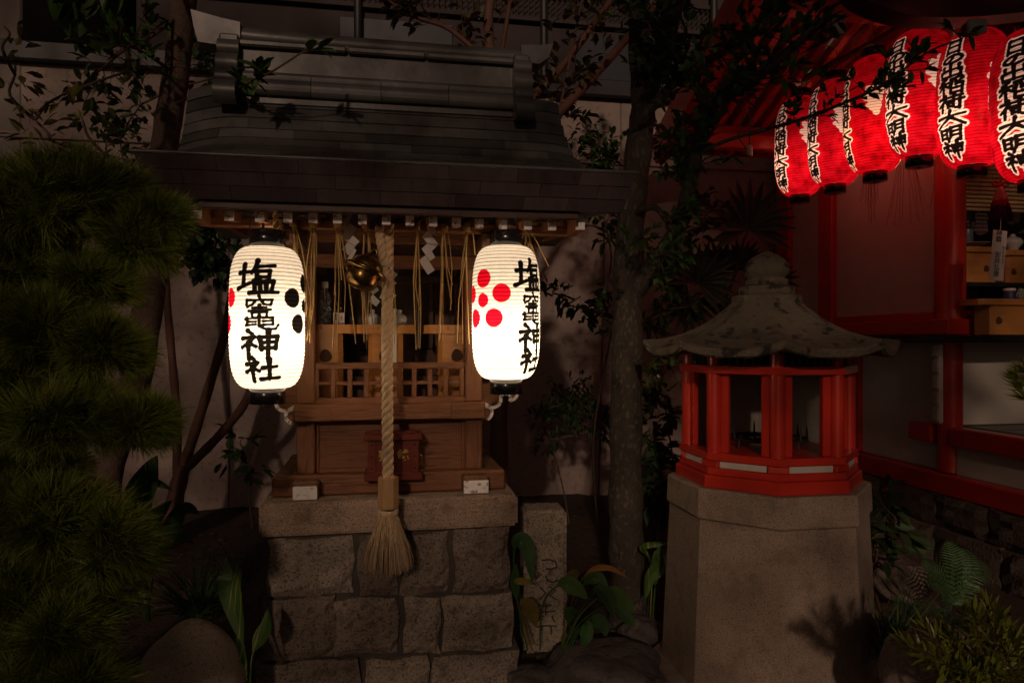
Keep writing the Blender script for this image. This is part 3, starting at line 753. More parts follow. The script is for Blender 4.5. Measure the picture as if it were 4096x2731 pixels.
# ================================================================== PAPER LANTERNS
KANJI = {
'塩': "8,38 36,34|22,15 22,72|5,80 38,66|55,6 50,22 40,38|50,22 92,17|52,34 54,52|52,35 82,32 78,51|54,51 80,49|46,62 50,88|46,63 90,60 86,88|60,62 61,86|74,62 73,86|34,91 99,88",
'竈': "50,1 52,9|20,12 15,25|20,13 84,11 78,23|40,16 32,26 20,32|58,16 62,25 78,27|34,35 68,33|50,28 50,43|24,44 78,41|32,50 34,61|32,50 70,48 68,61|50,44 50,62|42,66 12,68|17,68 18,88|18,78 41,76|16,89 42,86|58,65 84,63 84,86|60,75 84,74|60,86 84,85|50,60 50,90 62,98 92,97 97,84",
'神': "22,4 31,15|8,28 38,23 26,44 5,60|24,44 24,97|28,46 41,57|50,26 54,66|50,27 92,22 88,62|53,44 88,41|54,62 88,59|70,4 71,99",
'社': "22,4 31,15|8,28 38,23 26,44 5,60|24,44 24,97|28,46 41,57|52,42 88,37|69,10 69,86|44,89 99,85",
'日': "26,10 26,92|26,12 78,9 76,91|28,48 74,46|28,86 74,84",
'の': "57,18 50,52 34,80 17,66 22,38 48,17 78,22 90,50 78,78 52,94",
'出': "50,3 50,90|20,18 22,45|22,45 80,42|80,15 78,46|12,54 14,92|14,92 88,90|88,52 86,95",
'稲': "34,6 10,16|3,32 43,29|24,14 24,97|22,36 2,64|28,40 43,53|90,5 52,14|54,20 58,31|70,18 72,29|94,16 84,31|52,40 54,90|54,64 68,63|72,42 94,40 92,92|74,64 92,63|54,90 92,88",
'荷': "5,16 95,13|32,3 34,27|66,3 64,27|28,30 6,62|20,50 20,98|34,38 99,35|42,52 44,77|42,53 66,51 64,76|44,75 65,73|86,37 85,94 71,88",
'大': "6,38 95,32|50,3 46,48 6,97|50,42 96,97",
'明': "8,18 10,76|8,19 36,17 35,76|10,46 35,45|10,74 35,73|52,10 52,62 40,97|52,11 90,8 88,94 75,90|54,36 88,34|54,60 88,58",
}
def char_segments(ch, box, w, skew=0.0):
    """box = (x0, x1, z_top, z_bottom) metres on the unrolled paper; returns rows x0,z0,r0,x1,z1,r1"""
    x0, x1, zt, zb = box; rows = []
    rs = random.Random(ord(ch))
    for st in KANJI[ch].split('|'):
        pts = [tuple(float(q) for q in p.split(',')) for p in st.split()]
        if len(pts) > 2 and ch != 'の':
            pass
        pp = []
        for i, (u, v) in enumerate(pts):
            u += rs.uniform(-1.5, 1.5); v += rs.uniform(-1.5, 1.5)
            pp.append((lerp(x0, x1, u/100)+skew*(zt-lerp(zt, zb, v/100)), lerp(zt, zb, v/100)))
        if ch == 'の': pp = [tuple(q) for q in polycat(pp, 4)]
        n = len(pp); L = sum(math.hypot(b[0]-a[0], b[1]-a[1]) for a, b in zip(pp[:-1], pp[1:]))
        s_ = 0; prev = None
        for i in range(n):
            if i: s_ += math.hypot(pp[i][0]-pp[i-1][0], pp[i][1]-pp[i-1][1])
            t_ = s_/L
            dirn = abs(pp[min(i+1,n-1)][0]-pp[max(i-1,0)][0])/(abs(pp[min(i+1,n-1)][0]-pp[max(i-1,0)][0])+abs(pp[min(i+1,n-1)][1]-pp[max(i-1,0)][1])+1e-9)
            r_ = w*(1.15-.30*dirn)*(1.18 if i == 0 else .92 if i == n-1 else 1.05)
            if prev: 
                # split long straight runs so that the brush swells and thins
                m_ = ((prev[0]+pp[i][0])/2, (prev[1]+pp[i][1])/2, (prev[2]+r_)/2*.80)
                rows.append((*prev, *m_)); rows.append((*m_, pp[i][0], pp[i][1], r_))
            prev = (pp[i][0], pp[i][1], r_)
    return rows
def sdf(X, Z, rows):
    d = np.full(X.shape, .05)
    for (ax, az, ar, bx, bz, br) in rows:
        lo = (X > min(ax,bx)-.045) & (X < max(ax,bx)+.045) & (Z > min(az,bz)-.045) & (Z < max(az,bz)+.045)
        x, z = X[lo], Z[lo]
        vx, vz = bx-ax, bz-az; L2 = vx*vx+vz*vz+1e-12
        t_ = np.clip(((x-ax)*vx+(z-az)*vz)/L2, 0, 1)
        dd = np.hypot(x-ax-t_*vx, z-az-t_*vz)-(ar+(br-ar)*t_)
        d[lo] = np.minimum(d[lo], dd)
    return d
def lantern_profile(Rm, H, rc, n, p1=4.2, p2=2.3):
    u = np.linspace(-1, 1, 4001)
    r = rc+(Rm-rc)*(1-np.abs(u)**p1)**(1/p2)
    z = u*H/2
    s_ = np.r_[0, np.cumsum(np.hypot(np.diff(r), np.diff(z)))]
    si = np.linspace(0, s_[-1], n)
    return np.interp(si, s_, r), np.interp(si, s_, z), si/s_[-1]
def lantern_mesh(name, Rm, H, rc, ribs, cols, rows_per, inkfn, material, bulge=.0018, pw=(4.2,2.3)):
    nr = ribs*rows_per+1
    r, z, s_ = lantern_profile(Rm, H, rc, nr, *pw)
    ph = s_*ribs
    jit = rng.normal(0, .0004, (nr, cols))
    rr = r+bulge*np.abs(np.sin(np.pi*ph))
    th = np.linspace(-np.pi, np.pi, cols, endpoint=False)
    # front of the lantern faces local -y ; theta grows towards local +x
    RR = rr[:,None]+jit
    X = RR*np.sin(th)[None,:]; Y = -RR*np.cos(th)[None,:]; Z = np.repeat(z[:,None], cols, 1)
    v = np.stack([X, Y, Z], -1).reshape(-1,3)
    i = (np.arange(nr-1)[:,None]*cols+np.arange(cols)[None,:]); j = (np.arange(nr-1)[:,None]*cols+(np.arange(cols)[None,:]+1) % cols)
    f = np.stack([i, j, j+cols, i+cols], -1).reshape(-1,4)
    o = npmesh(name, v, f, material, smooth=True); me = o.data
    ux = (th[None,:]*Rm)+0*Z; uz = Z
    for an, arr in inkfn(ux, uz).items():
        at = me.attributes.new(an, 'FLOAT', 'POINT'); at.data.foreach_set("value", arr.astype(np.float32).ravel())
    at = me.attributes.new("rib", 'FLOAT', 'POINT'); at.data.foreach_set("value", np.repeat(ph[:,None], cols, 1).astype(np.float32).ravel())
    return o
def paper_shader(name, kind):
    m, nt, b = newmat(name); L = nt.links.new; nt.nodes.remove(b); out = nt.nodes["Material Output"]
    at = lambda n_: N(nt, "ShaderNodeAttribute", attribute_name=n_).outputs["Fac"]
    tc = N(nt, "ShaderNodeTexCoord")
    fib = N(nt, "ShaderNodeTexNoise"); fib.inputs["Scale"].default_value = 60; fib.inputs["Detail"].default_value = 6; L(tc.outputs[3], fib.inputs[0])
    big = N(nt, "ShaderNodeTexNoise"); big.inputs["Scale"].default_value = 16 if kind == 'red' else 9; big.inputs["Detail"].default_value = 5; L(tc.outputs[3], big.inputs[0])
    def mask(attr, edge, soft=.0012, noise=.004):
        n1 = N(nt, "ShaderNodeMath", operation='MULTIPLY_ADD'); L(fib.outputs[0], n1.inputs[0]); n1.inputs[1].default_value = noise; n1.inputs[2].default_value = -noise*.5
        n2 = N(nt, "ShaderNodeMath", operation='ADD'); L(at(attr), n2.inputs[0]); L(n1.outputs[0], n2.inputs[1])
        mr = N(nt, "ShaderNodeMapRange"); mr.inputs[1].default_value = edge-soft; mr.inputs[2].default_value = edge+soft; mr.inputs[3].default_value = 1; mr.inputs[4].default_value = 0
        L(n2.outputs[0], mr.inputs[0]); return mr.outputs[0]
    def mix(f, a, b_):
        mx = N(nt, "ShaderNodeMix", data_type='RGBA'); L(f, mx.inputs[0])
        for k, q in ((6, a), (7, b_)):
            if isinstance(q, tuple): mx.inputs[k].default_value = (*q, 1)
            else: L(q, mx.inputs[k])
        return mx.outputs[2]
    if kind == 'white':
        c = ramp(nt, fib.outputs[0], [(.3, (.80,.72,.61)), (.7, (.88,.82,.72))])
        c = mix(mask("reddot", 0, noise=.002), c, (.62,.004,.016))
        c = mix(mask("ink", 0), c, (.0045,.0036,.003))
    else:
        c = ramp(nt, big.outputs[0], [(.30, (.22,.0008,.004)), (.5, (.46,.0022,.010)), (.70, (.66,.006,.020))])
        c = mix(mask("halo", .0105, noise=.003), c, (.86,.70,.60))
        c = mix(mask("ink", .0), c, (.006,.004,.004))
    # bamboo hoops show as thin darker lines
    fr = N(nt, "ShaderNodeMath", operation='FRACT'); L(at("rib"), fr.inputs[0])
    a1 = N(nt, "ShaderNodeMath", operation='SUBTRACT'); L(fr.outputs[0], a1.inputs[0]); a1.inputs[1].default_value = .5
    a2 = N(nt, "ShaderNodeMath", operation='ABSOLUTE'); L(a1.outputs[0], a2.inputs[0])
    mr = N(nt, "ShaderNodeMapRange"); mr.inputs[1].default_value = .395; mr.inputs[2].default_value = .46; mr.inputs[3].default_value = 1.0; mr.inputs[4].default_value = .12 if kind == 'white' else .22
    L(a2.outputs[0], mr.inputs[0])
    vm = N(nt, "ShaderNodeMix", data_type='RGBA', blend_type='MULTIPLY'); vm.inputs[0].default_value = 1; L(c, vm.inputs[6]); L(mr.outputs[0], vm.inputs[7])
    c = vm.outputs[2]
    tr = N(nt, "ShaderNodeBsdfTranslucent"); L(c, tr.inputs[0])
    df = N(nt, "ShaderNodeBsdfDiffuse"); L(c, df.inputs[0])
    gl = N(nt, "ShaderNodeBsdfGlossy"); gl.inputs["Roughness"].default_value = .35; gl.inputs[0].default_value = (.04,.04,.04,1)
    em = N(nt, "ShaderNodeEmission"); L(c, em.inputs[0]); em.inputs[1].default_value = .15 if kind == 'white' else .12
    ms = N(nt, "ShaderNodeMixShader"); ms.inputs[0].default_value = .42; L(tr.outputs[0], ms.inputs[1]); L(df.outputs[0], ms.inputs[2])
    ad = N(nt, "ShaderNodeAddShader"); L(ms.outputs[0], ad.inputs[0]); L(em.outputs[0], ad.inputs[1])
    last = ad.outputs[0]
    if kind == 'red':
        a3 = N(nt, "ShaderNodeAddShader"); L(last, a3.inputs[0]); L(gl.outputs[0], a3.inputs[1]); last = a3.outputs[0]
    L(last, out.inputs[0])
    return m
PW = paper_shader("lit_white_lantern_paper", 'white'); PR = paper_shader("lit_red_lantern_paper", 'red')
WR, WHT, WRC = .1385, .545, .066
def white_print(X, Z):
    rows = []
    T = WHT/2
    boxes = [('塩', -.90, .28, .478, .724), ('竈', -.73, .30, .725, .945), ('神', -.76, .34, .945, 1.145), ('社', -.66, .38, 1.128, 1.290)]
    for turn in (0, math.pi, -math.pi):
        for ch, a0, a1, y0, y1 in boxes:
            f = lambda y: T-(y-.375)/.970*WHT
            rows += char_segments(ch, ((a0+.26+turn)*WR, (a1+.26+turn)*WR, f(y0), f(y1)), .0062 if ch == '竈' else .0094)
    ink = sdf(X, Z, rows)
    zc = T-.415*WHT
    def plum(th0):
        d = np.full(X.shape, .05)
        for k in range(5):
            a = math.pi/2+2*math.pi*k/5
            d = np.minimum(d, np.hypot(X-(th0*WR+.63*WR*math.cos(a)), Z-(zc+.63*WR*math.sin(a)))-.27*WR)
        return np.minimum(d, np.hypot(X-th0*WR, Z-zc)-.205*WR)
    return {"ink": np.minimum(ink, plum(math.pi/2)), "reddot": plum(-math.pi/2)}
wm = lantern_mesh("paper_shade", WR, WHT, WRC, 40, 300, 6, white_print, PW)
RRd, RHT, RRC = .195, .78, .076
def red_print(X, Z):
    rows = []; T = RHT/2
    chars = "日の出稲荷大明神"
    hts = [.125,.085,.115,.150,.130,.135,.125,.135]; tot = sum(hts); y = .075
    span = .87
    for turn in (0, math.pi, -math.pi):
        y = .085
        for ch, h in zip(chars, hts):
            hh = h/tot*span*1.04
            wd = .085 if ch not in '大' else .100
            rows += char_segments(ch, (turn*RRd-wd*.92, turn*RRd+wd*.92, T-y*RHT, T-(y+hh*.97)*RHT), .0100, skew=0)
            y += h/tot*span
    ink = sdf(X, Z, rows)
    d = np.full(X.shape, .05)
    for th0 in (1.25, -1.25):                           # pale jewel-and-flame mark
        sg = 1 if th0 > 0 else -1
        for (dx, dz, r) in (tuple(1.22*q for q in w_) for w_ in ((.0,.035,.030),(.010,-.005,.040),(.012,-.045,.032),(-.020,.055,.016),(-.030,.005,.018),(-.022,-.035,.014),(.022,.075,.018),(.018,-.080,.018),(.03,.03,.03))):
            d = np.minimum(d, np.hypot(X-(th0*RRd+sg*dx), (Z-(.067+dz)))-r)
        for dz in (.030, -.022):                        # notches
            d = np.maximum(d, -(np.hypot((X-(th0*RRd-sg*.046))*.55, Z-(.067+dz*1.22))-.0105))
    return {"ink": ink, "halo": np.minimum(ink, d+.0105)}
rm = lantern_mesh("paper_shade", RRd, RHT, RRC, 46, 300, 5, red_print, PR, bulge=.0022, pw=(3.0, 2.05))
def lantern(label, loc, rz, shade, H, rc, caph, watts, colr, grp, cat="paper lantern", bulbz=-.06, tilt=(0,0), hook=.09, ringb=True, scale=1.0):
    t = thing("paper_lantern", label, cat, Vector(loc), 0, grp)
    t.rotation_euler = (tilt[0], tilt[1], rz); t.scale = (scale,)*3
    o = bpy.data.objects.new("paper_shade", shade.data); col.objects.link(o); o.parent = t
    for sg, ch in ((1, caph), (-1, caph*.92)):
        mb = MB(); z0 = sg*(H/2-.004); z1 = sg*(H/2+ch)
        r_ = rc+.002
        mb.lathe([(r_-.006, z0), (r_, z0), (r_, z1), (r_-.005, z1), (r_-.005, z0+sg*.004)] if sg > 0 else [(r_-.005, z0-.004), (r_-.005, z1+.006), (.001, z1+.006), (.001, z1), (r_, z1), (r_, z0), (r_-.006, z0)], n=36, capt=False)
        mb.build("cap_ring", BLACKL, t)
    wire = [(-rc, 0, H/2+caph*.4), (-rc, 0, H/2+caph+hook*.35), (-rc*.8, 0, H/2+caph+hook*.72), (0, 0, H/2+caph+hook*.9), (rc*.8, 0, H/2+caph+hook*.72), (rc, 0, H/2+caph+hook*.35), (rc, 0, H/2+caph*.4)]
    MB().tube(catmull(wire, 4), .0022, n=6).build("bail_wire", DARKM, t)
    if ringb: MB().tube([(.010*math.cos(a), 0, -H/2-caph*.92-.008+.010*math.sin(a)) for a in np.linspace(0, 6.283, 16)], .0016, n=5).build("pull_ring", DARKM, t)
    ld = bpy.data.lights.new("bulb", 'POINT'); ld.energy = watts; ld.color = colr; ld.shadow_soft_size = .028
    lo = bpy.data.objects.new("bulb", ld); col.objects.link(lo); lo.parent = t; lo.location = (0, 0, bulbz)
    return t
SHL = lambda x, y: Vector((x*SF.c-y*SF.s+SF.o.x, x*SF.s+y*SF.c+SF.o.y, 0))
WC = (1.0, .80, .57)
lantern("white paper lantern with black characters facing forward and black plum dots", SHL(-.481, -.14)+Vector((0,0,1.592)), math.atan2(.957, 2.72)-.26, wm, WHT, .066, .066, 5.6, WC, "white paper lanterns on the shrine", bulbz=-.07)
lantern("white paper lantern showing a red plum blossom mark on its front", SHL(.463, -.14)+Vector((0,0,1.618)), .009+.84, wm, WHT, .066, .066, 6.2, WC, "white paper lanterns on the shrine", bulbz=-.095)
for (x, z) in ((-.481, 1.592), (.463, 1.618)):            # cords that hang them
    v = SHL(x, -.14)
    t = thing("hanging_cable", "straw cord and black cable hanging the black-dotted lantern" if x < 0 else "black cable hanging the plum-marked lantern", "cable", v+Vector((0,0,z+.36)), R(10))
    zz = 1.99-(z+.36)
    MB().tube([(-.02, 0, -.035), (-.015, .01, .02), (.005, .03, zz*.8), (.05, .06, zz)], .006, n=6).build("cable", DARKM, t)
    if x < 0:
        for k in range(2):
            MB().tube([(.03+.007*math.cos(q+3.14*k), .01+.007*math.sin(q+3.14*k), -.03+.13*q/12) for q in np.linspace(0, 12, 30)], .006, n=6).build("twist", STRAW, t)
# red lanterns along the hall
RC_ = (1.0, .70, .50)
reds = [  # px centre, depth, bottom-of-paper z, yaw of the lettering (rad), watts
 ("red paper lantern farthest along the pole, next to the rafters end", 3201, 4.65, 2.475, -.98, 2.85),
 ("second red paper lantern from the far end of the pole", 3342, 4.33, 2.470, -1.12, 2.48),
 ("red paper lantern with an orange-tinted flame mark, third from the far end", 3497, 3.93, 2.450, -1.30, 3.10),
 ("red paper lantern fourth from the far end, beneath the curved gable board", 3679, 3.59, 2.448, -.80, 2.85),
 ("red paper lantern fifth from the far end, white-hot near its lowest character", 3893, 3.38, 2.350, -.62, 3.35),
 ("red paper lantern nearest the gable board end, above the red-and-white tassel", 4134, 3.02, 2.200, -.42, 3.10)]
for i, (lab, px, Z, zb, yaw, wt) in enumerate(reds):
    Z *= 1.22; zb = EYE+(zb-EYE)*1.22; wt *= 1.35
    x = (px-CX)/F*Z
    view = math.atan2(x, Z)                              # lettering yaw is relative to the line of sight
    t = lantern(lab, (x, Z, zb+RHT/2), -view+yaw, rm, RHT, RRC, .067, wt, (1.0, .60, .32) if i == 2 else RC_, "red paper lanterns along the red hall", bulbz=-.16, tilt=(R(random.uniform(-1,1)), R(random.uniform(-1.2,1.2))), hook=.12)
    zt = zb+RHT+.055+.10
    MB().tube([(0,0,RHT/2+.067+.09), (.008,0,RHT/2+.19), (0,0,max(RHT/2+.24, 3.58-zb-RHT/2))], .003, n=6).build("hanging_cord", DARKM, t)
bpy.data.objects.remove(wm); bpy.data.objects.remove(rm)
# ================================================================== OCTAGONAL STONE LANTERN
OC = Vector((1.164, 3.19, 0)); A0 = math.atan2(-.974, -.225)
sl_ = thing("stone_lantern", "octagonal stone lantern with vermilion firebox and mossy stone roof", "stone lantern", OC)
ROOFST = mat("mossy_roof_stone", (.100,.082,.058), (.145,.120,.086), (.070,.058,.044), scale=7, rough=.95, bump=.9, bscale=110, fleck=(.028,.023,.020), fleckscale=15)
def octa(prof, mb=None, a0=A0, smooth=False):
    mb = mb or MB(); return mb.lathe(prof, n=8, a0=a0, smooth=smooth)
OB = lambda name, m, prof: octa(prof).build(name, m, sl_)
def octbev(r0, r1, z0, z1, c=.006): return [(r0-c, z0), (r0, z0+c), (r1, z1-c), (r1-c, z1)]
OB("shaft", GRANITE, [(.475,-.06),(.470,.0),(.432,.746)])
OB("plinth", GRANITE, octbev(.54, .535, -.06, .03))
OB("granite_cap", GRANITE, octbev(.445, .440, .748, .878, .008))
OB("firebox_base", REDP, octbev(.405, .402, .8785, .932, .004))
OB("firebox_base", REDP, octbev(.388, .386, .9322, .963, .004))
def vert(k, r): a = A0+k*math.pi/4; return Vector((r*math.cos(a), r*math.sin(a), 0))
OB("sill_core", WALLW, [(.352,.9635),(.352,.993)])
for k in range(8):
    p, q = vert(k, .372), vert(k+1, .372)
    d = (q-p).normalized(); n_ = Vector((d.y, -d.x, 0))
    if n_.dot(p) < 0: n_ = -n_
    a, b = p+d*.045, q-d*.045
    M = Matrix.Translation((a+b)/2) @ Matrix.Rotation(math.atan2(d.y, d.x), 4, 'Z')
    L = (b-a).length/2
    MB().box(-L, L, -.006, .006, .964, .9925, c=.001, M=M).build("white_panel", WHITEP if False else WALLW, sl_)
    # stub block at the corner
    M2 = Matrix.Translation(vert(k, .355)) @ Matrix.Rotation(A0+k*math.pi/4, 4, 'Z')
    MB().box(-.03, .022, -.042, .042, .9632, .9928, c=.004, M=M2).build("corner_block", REDP, sl_)
    # round post with flat jambs
    c = vert(k, .345)
    MB().lathe([(.031, 1.0252), (.031, 1.3638)], n=16, center=(c.x, c.y)).build("post", REDP, sl_)
    for sg in (-1, 1):
        dd = (vert(k+sg, .345)-c).normalized()
        m_ = c+dd*.042+(-c).normalized()*.008
        M3 = Matrix.Translation(m_) @ Matrix.Rotation(math.atan2(dd.y, dd.x), 4, 'Z')
        MB().box(-.017, .019, -.014, .014, 1.0254, 1.3636, c=.003, M=M3).build("jamb", REDP, sl_)
    # vent bars
    MB().lathe([(.026, 1.3966), (.026, 1.452)], n=14, center=(vert(k, .345).x, vert(k, .345).y)).build("vent_post", REDP, sl_)
    p, q = vert(k, .338), vert(k+1, .338)
    for j in range(1, 8):
        m_ = p.lerp(q, j/8)
        M4 = Matrix.Translation(m_) @ Matrix.Rotation(math.atan2((q-p).y, (q-p).x), 4, 'Z')
        MB().box(-.0075, .0075, -.008, .008, 1.3966, 1.452, c=.002, M=M4).build("vent_bar", BLACKL, sl_)
OB("vent_backing", mat("sooty_board", (.045,.035,.030), (.06,.048,.04), rough=.9), [(.27,1.397),(.27,1.45)])
OB("lower_rail", REDP, octbev(.389, .387, .993, 1.025, .004))
def octring(name, ro, ri, z0, z1, m):
    mb = MB(); mb.lathe([(ri, z0), (ro, z0), (ro+.0, z1), (ri, z1), (ri, z0)], n=8, a0=A0, smooth=False, capt=False); mb.build(name, m, sl_)
octring("upper_rail", .386, .30, 1.364, 1.3965, REDP)
SOOT = mat("grey_cement_panel", (.34,.31,.28), (.27,.245,.22), (.22,.20,.18), scale=6, rough=.9, bump=.2)
for k in (2, 3, 4, 5):                                     # closed at the back
    p, q = vert(k, .300), vert(k+1, .300); d = (q-p).normalized()
    M = Matrix.Translation((p+q)/2) @ Matrix.Rotation(math.atan2(d.y, d.x), 4, 'Z'); L = (q-p).length/2-.003
    MB().box(-L, L, -.008, .008, 1.0254, 1.3636, c=.001, M=M).build("back_panel", SOOT, sl_)
# roof: eight-sided, sagging eave with raised corners
def roofmesh():
    NR, NS = 16, 12; vs = []; fs = []
    def rad(k):                                            # polygon radius at angle step k
        a = (k % NS)/NS*math.pi/4-math.pi/8
        return math.cos(math.pi/8)/math.cos(a)
    def corner(k): a = abs((k % NS)/NS-.5)*2; return a
    n = 8*NS
    def row(r, z, lift, poly=1.0, drop=0.0):
        for k in range(n):
            a = A0+k*2*math.pi/n
            rr = r*lerp(1, rad(k), poly)
            c = corner(k)
            bump_ = (c**3)
            vs.append((rr*math.cos(a)*(1+.015*bump_*lift*20*.2), rr*math.sin(a)*(1+.015*bump_*lift*20*.2), z+lift*bump_+drop))
    row(.30, 1.456, .0); row(.50, 1.440, .028); row(.535, 1.433, .034); row(.552, 1.440, .036); row(.556, 1.464, .036); row(.552, 1.471, .036); row(.540, 1.474, .034)
    for i in range(1, NR+1):
        t_ = i/NR; r = lerp(.540, .150, t_); z = 1.474+.205*(.28*t_+.72*t_**2.1)
        row(r, z, .034*(1-t_)**2.0+.004*(1-t_), poly=1.0)
    m = len(vs)//n
    for i in range(m-1):
        for k in range(n): a, b = i*n+k, i*n+(k+1) % n; fs.append((a, b, b+n, a+n))
    fs.append(tuple(range((m-1)*n, m*n)))
    rs = random.Random(4)
    vs2 = [(x+rs.uniform(-.0012,.0012), y+rs.uniform(-.0012,.0012), z+rs.uniform(-.0015,.0015)) for x, y, z in vs]
    return MB().add(vs2, fs, False)
roofmesh().build("stone_roof", ROOFST, sl_)
OB("roof_collar", ROOFST, [(.140,1.668),(.152,1.674),(.153,1.702),(.145,1.709),(.122,1.712)])
OB("roof_collar", ROOFST, [(.118,1.7095),(.122,1.716),(.122,1.745),(.115,1.751),(.09,1.754)])
fin = MB()
n = 48; vs = []; fs = []
pr = [(.080,1.750),(.092,1.757),(.094,1.772),(.090,1.782),(.080,1.786),(.084,1.792),(.096,1.806),(.100,1.822),(.096,1.846),(.082,1.868),(.060,1.886),(.034,1.900),(.012,1.911),(.002,1.914)]
for r, z in pr:
    for k in range(n):
        a = 2*math.pi*k/n; petal = 1-.07*(abs(math.cos(a*2.5+.6)) < .16)*(z > 1.79)
        vs.append((r*petal*math.cos(a), r*petal*math.sin(a), z))
for i in range(len(pr)-1):
    for k in range(n): a, b = i*n+k, i*n+(k+1) % n; fs.append((a, b, b+n, a+n))
fin.add(vs, fs, True); fin.build("finial", ROOFST, sl_)
# candle rack
IRON = mat("sooty_iron", (.022,.020,.018), (.035,.030,.026), scale=20, rough=.6, metal=.3)
cr = thing("candle_rack", "round black iron candle rack with upright spikes inside the stone lantern", "candle rack", OC+Vector((0,0,1.0255)))
for r_ in (.17, .10):
    MB().tube([(r_*math.cos(a), r_*math.sin(a), .035) for a in np.linspace(0, 6.283, 40)], .006, n=6).build("hoop", IRON, cr)
for k in range(10):
    a = k*.628+.3; c = (.17*math.cos(a), .17*math.sin(a))
    MB().tube([(*c, .035), (*c, .07), (*c, .098)], [.005, .004, .001], n=6).build("spike", IRON, cr)
for k in range(4):
    a = k*1.571+.5
    MB().tube([(.17*math.cos(a), .17*math.sin(a), .035), (.18*math.cos(a), .18*math.sin(a), .0)], .005, n=6).build("leg", IRON, cr)
    MB().tube([(.17*math.cos(a), .17*math.sin(a), .035), (-.0*math.cos(a), 0, .035)], .004, n=6).build("spoke", IRON, cr)
# ================================================================== INSCRIBED STONE POST
p = G(2182, 2588)
pt = thing("stone_post", "short squared stone post with worn carved characters beside the pedestal", "stone post", (p.x, p.y, -.03), R(6))
bm = bmesh.new(); bmesh.ops.create_cube(bm, size=1); bmesh.ops.scale(bm, vec=(.215, .19, .70), verts=bm.verts); bmesh.ops.translate(bm, vec=(0, .09, .35), verts=bm.verts)
bmesh.ops.bevel(bm, geom=bm.edges[:], offset=.018, segments=3, affect='EDGES')
bmesh.ops.subdivide_edges(bm, edges=[e for e in bm.edges if e.calc_length() > .1], cuts=14, use_grid_fill=True)
rs = random.Random(9)
for v in bm.verts: v.co += Vector((rs.uniform(-1,1), rs.uniform(-1,1), rs.uniform(-1,1)))*.0016
mb = MB(); bm.verts.index_update(); mb.add([v.co[:] for v in bm.verts], [[v.index for v in f.verts] for f in bm.faces]); bm.free()
mb.build("post_body", STONE, pt)
CARVE = mat("carved_groove_shadow_stone", (.055,.045,.036), (.04,.033,.027), scale=30, rough=.95)  # dark tone paints groove shade on raised strokes of the characters
carved = MB()
for (st, z0) in (("神", .42), ("社", .27), ("日", .13)):
    pass
for pts in ([(-.02,.46),(.02,.462),(.05,.45),(.055,.425),(.03,.415),(.0,.42)], [(-.04,.405),(-.03,.385),(-.05,.37)], [(.0,.385),(.01,.36),(.04,.35),(.06,.36)], [(-.03,.33),(.0,.30),(-.03,.27)], [(.02,.33),(.05,.31),(.02,.285),(.055,.265)], [(-.03,.24),(.0,.235),(.03,.24)], [(0,.25),(.0,.19)], [(-.05,.205),(.05,.21)], [(-.03,.185),(-.04,.16)], [(.03,.185),(.045,.155)], [(-.05,.135),(.0,.14),(.055,.135)], [(-.02,.135),(-.03,.10)], [(.025,.135),(.03,.10)]):
    carved.tube([(x, -.0062, z) for x, z in pts], .004, n=5)
carved.build("carved_character_shade", CARVE, pt)
# ================================================================== BOULDERS
def boulder(name, label, c, rad, m, seed, n=3, amp=.10, cat="boulder", flat=0.0, jag=0.0):
    rs = random.Random(seed); bm = bmesh.new(); bmesh.ops.create_icosphere(bm, subdivisions=n+1, radius=1)
    ph = [rs.uniform(0, 6.28) for _ in range(9)]
    for v in bm.verts:
        d = v.co.normalized()
        k = 1+amp*(math.sin(d.x*2.3+ph[0])+math.sin(d.y*2.7+ph[1])+math.sin(d.z*3.1+ph[2]))/2+amp*.4*math.sin(d.x*6+d.z*5+ph[3])
        k += jag*(abs(math.sin(d.x*5+d.y*3+ph[4]))+abs(math.sin(d.y*6-d.z*4+ph[5]))-1)
        v.co = Vector((d.x*rad[0], d.y*rad[1], d.z*rad[2]))*k
        if flat: v.co.z = min(v.co.z, rad[2]*flat)
    mb = MB(); bm.verts.index_update(); mb.add([v.co[:] for v in bm.verts], [[v.index for v in f.verts] for f in bm.faces], jag == 0); bm.free()
    o = mb.build(name, m); o.location = c; o.rotation_euler = (0, 0, rs.uniform(0, 1))
    return tag(o, label, cat)
BOULD = mat("speckled_grey_boulder", (.27,.22,.185), (.36,.30,.26), (.18,.145,.125), scale=70, rough=.9, bump=.6, bscale=120, detail=3)
SLATE = mat("dark_slate_rock", (.055,.046,.045), (.09,.076,.074), (.035,.029,.03), scale=12, rough=.75, bump=.9, bscale=40)
boulder("boulder", "smooth rounded grey boulder beside the stone pedestal", P(742, 2690, 2.55)+Vector((0,.05,-.05)), (.19,.19,.22), BOULD, 3, amp=.06)
boulder("flat_rock", "dark flat slate rock sunk in soil before the trunk", G(2420, 2680, .02), (.30,.24,.10), SLATE, 5, amp=.12, cat="rock", jag=.08)
boulder("flat_rock", "small dark rock between the stone post and stone lantern foot", G(2590, 2560, .02)+Vector((0,.1,-.02)), (.12,.10,.09), SLATE, 8, amp=.15, cat="rock", jag=.07)
boulder("flat_rock", "dark jagged rock low beside the pedestal foot", G(2130, 2715, .02), (.12,.10,.05), SLATE, 11, amp=.12, cat="rock", jag=.08)
ROCKR = mat("brown_garden_rock", (.12,.092,.075), (.19,.15,.125), (.08,.06,.05), scale=10, rough=.9, bump=.9, bscale=50)
boulder("garden_rock", "squarish brown rock behind the ferns by the hall foundation", P(3590, 2300, 3.85), (.19,.15,.13), ROCKR, 14, amp=.12, cat="rock", jag=.10, flat=.7)
boulder("garden_rock", "mossy brown rock under the yellow-green shrub", P(3770, 2690, 2.35), (.19,.16,.17), ROCKR, 19, amp=.12, cat="rock", jag=.08)
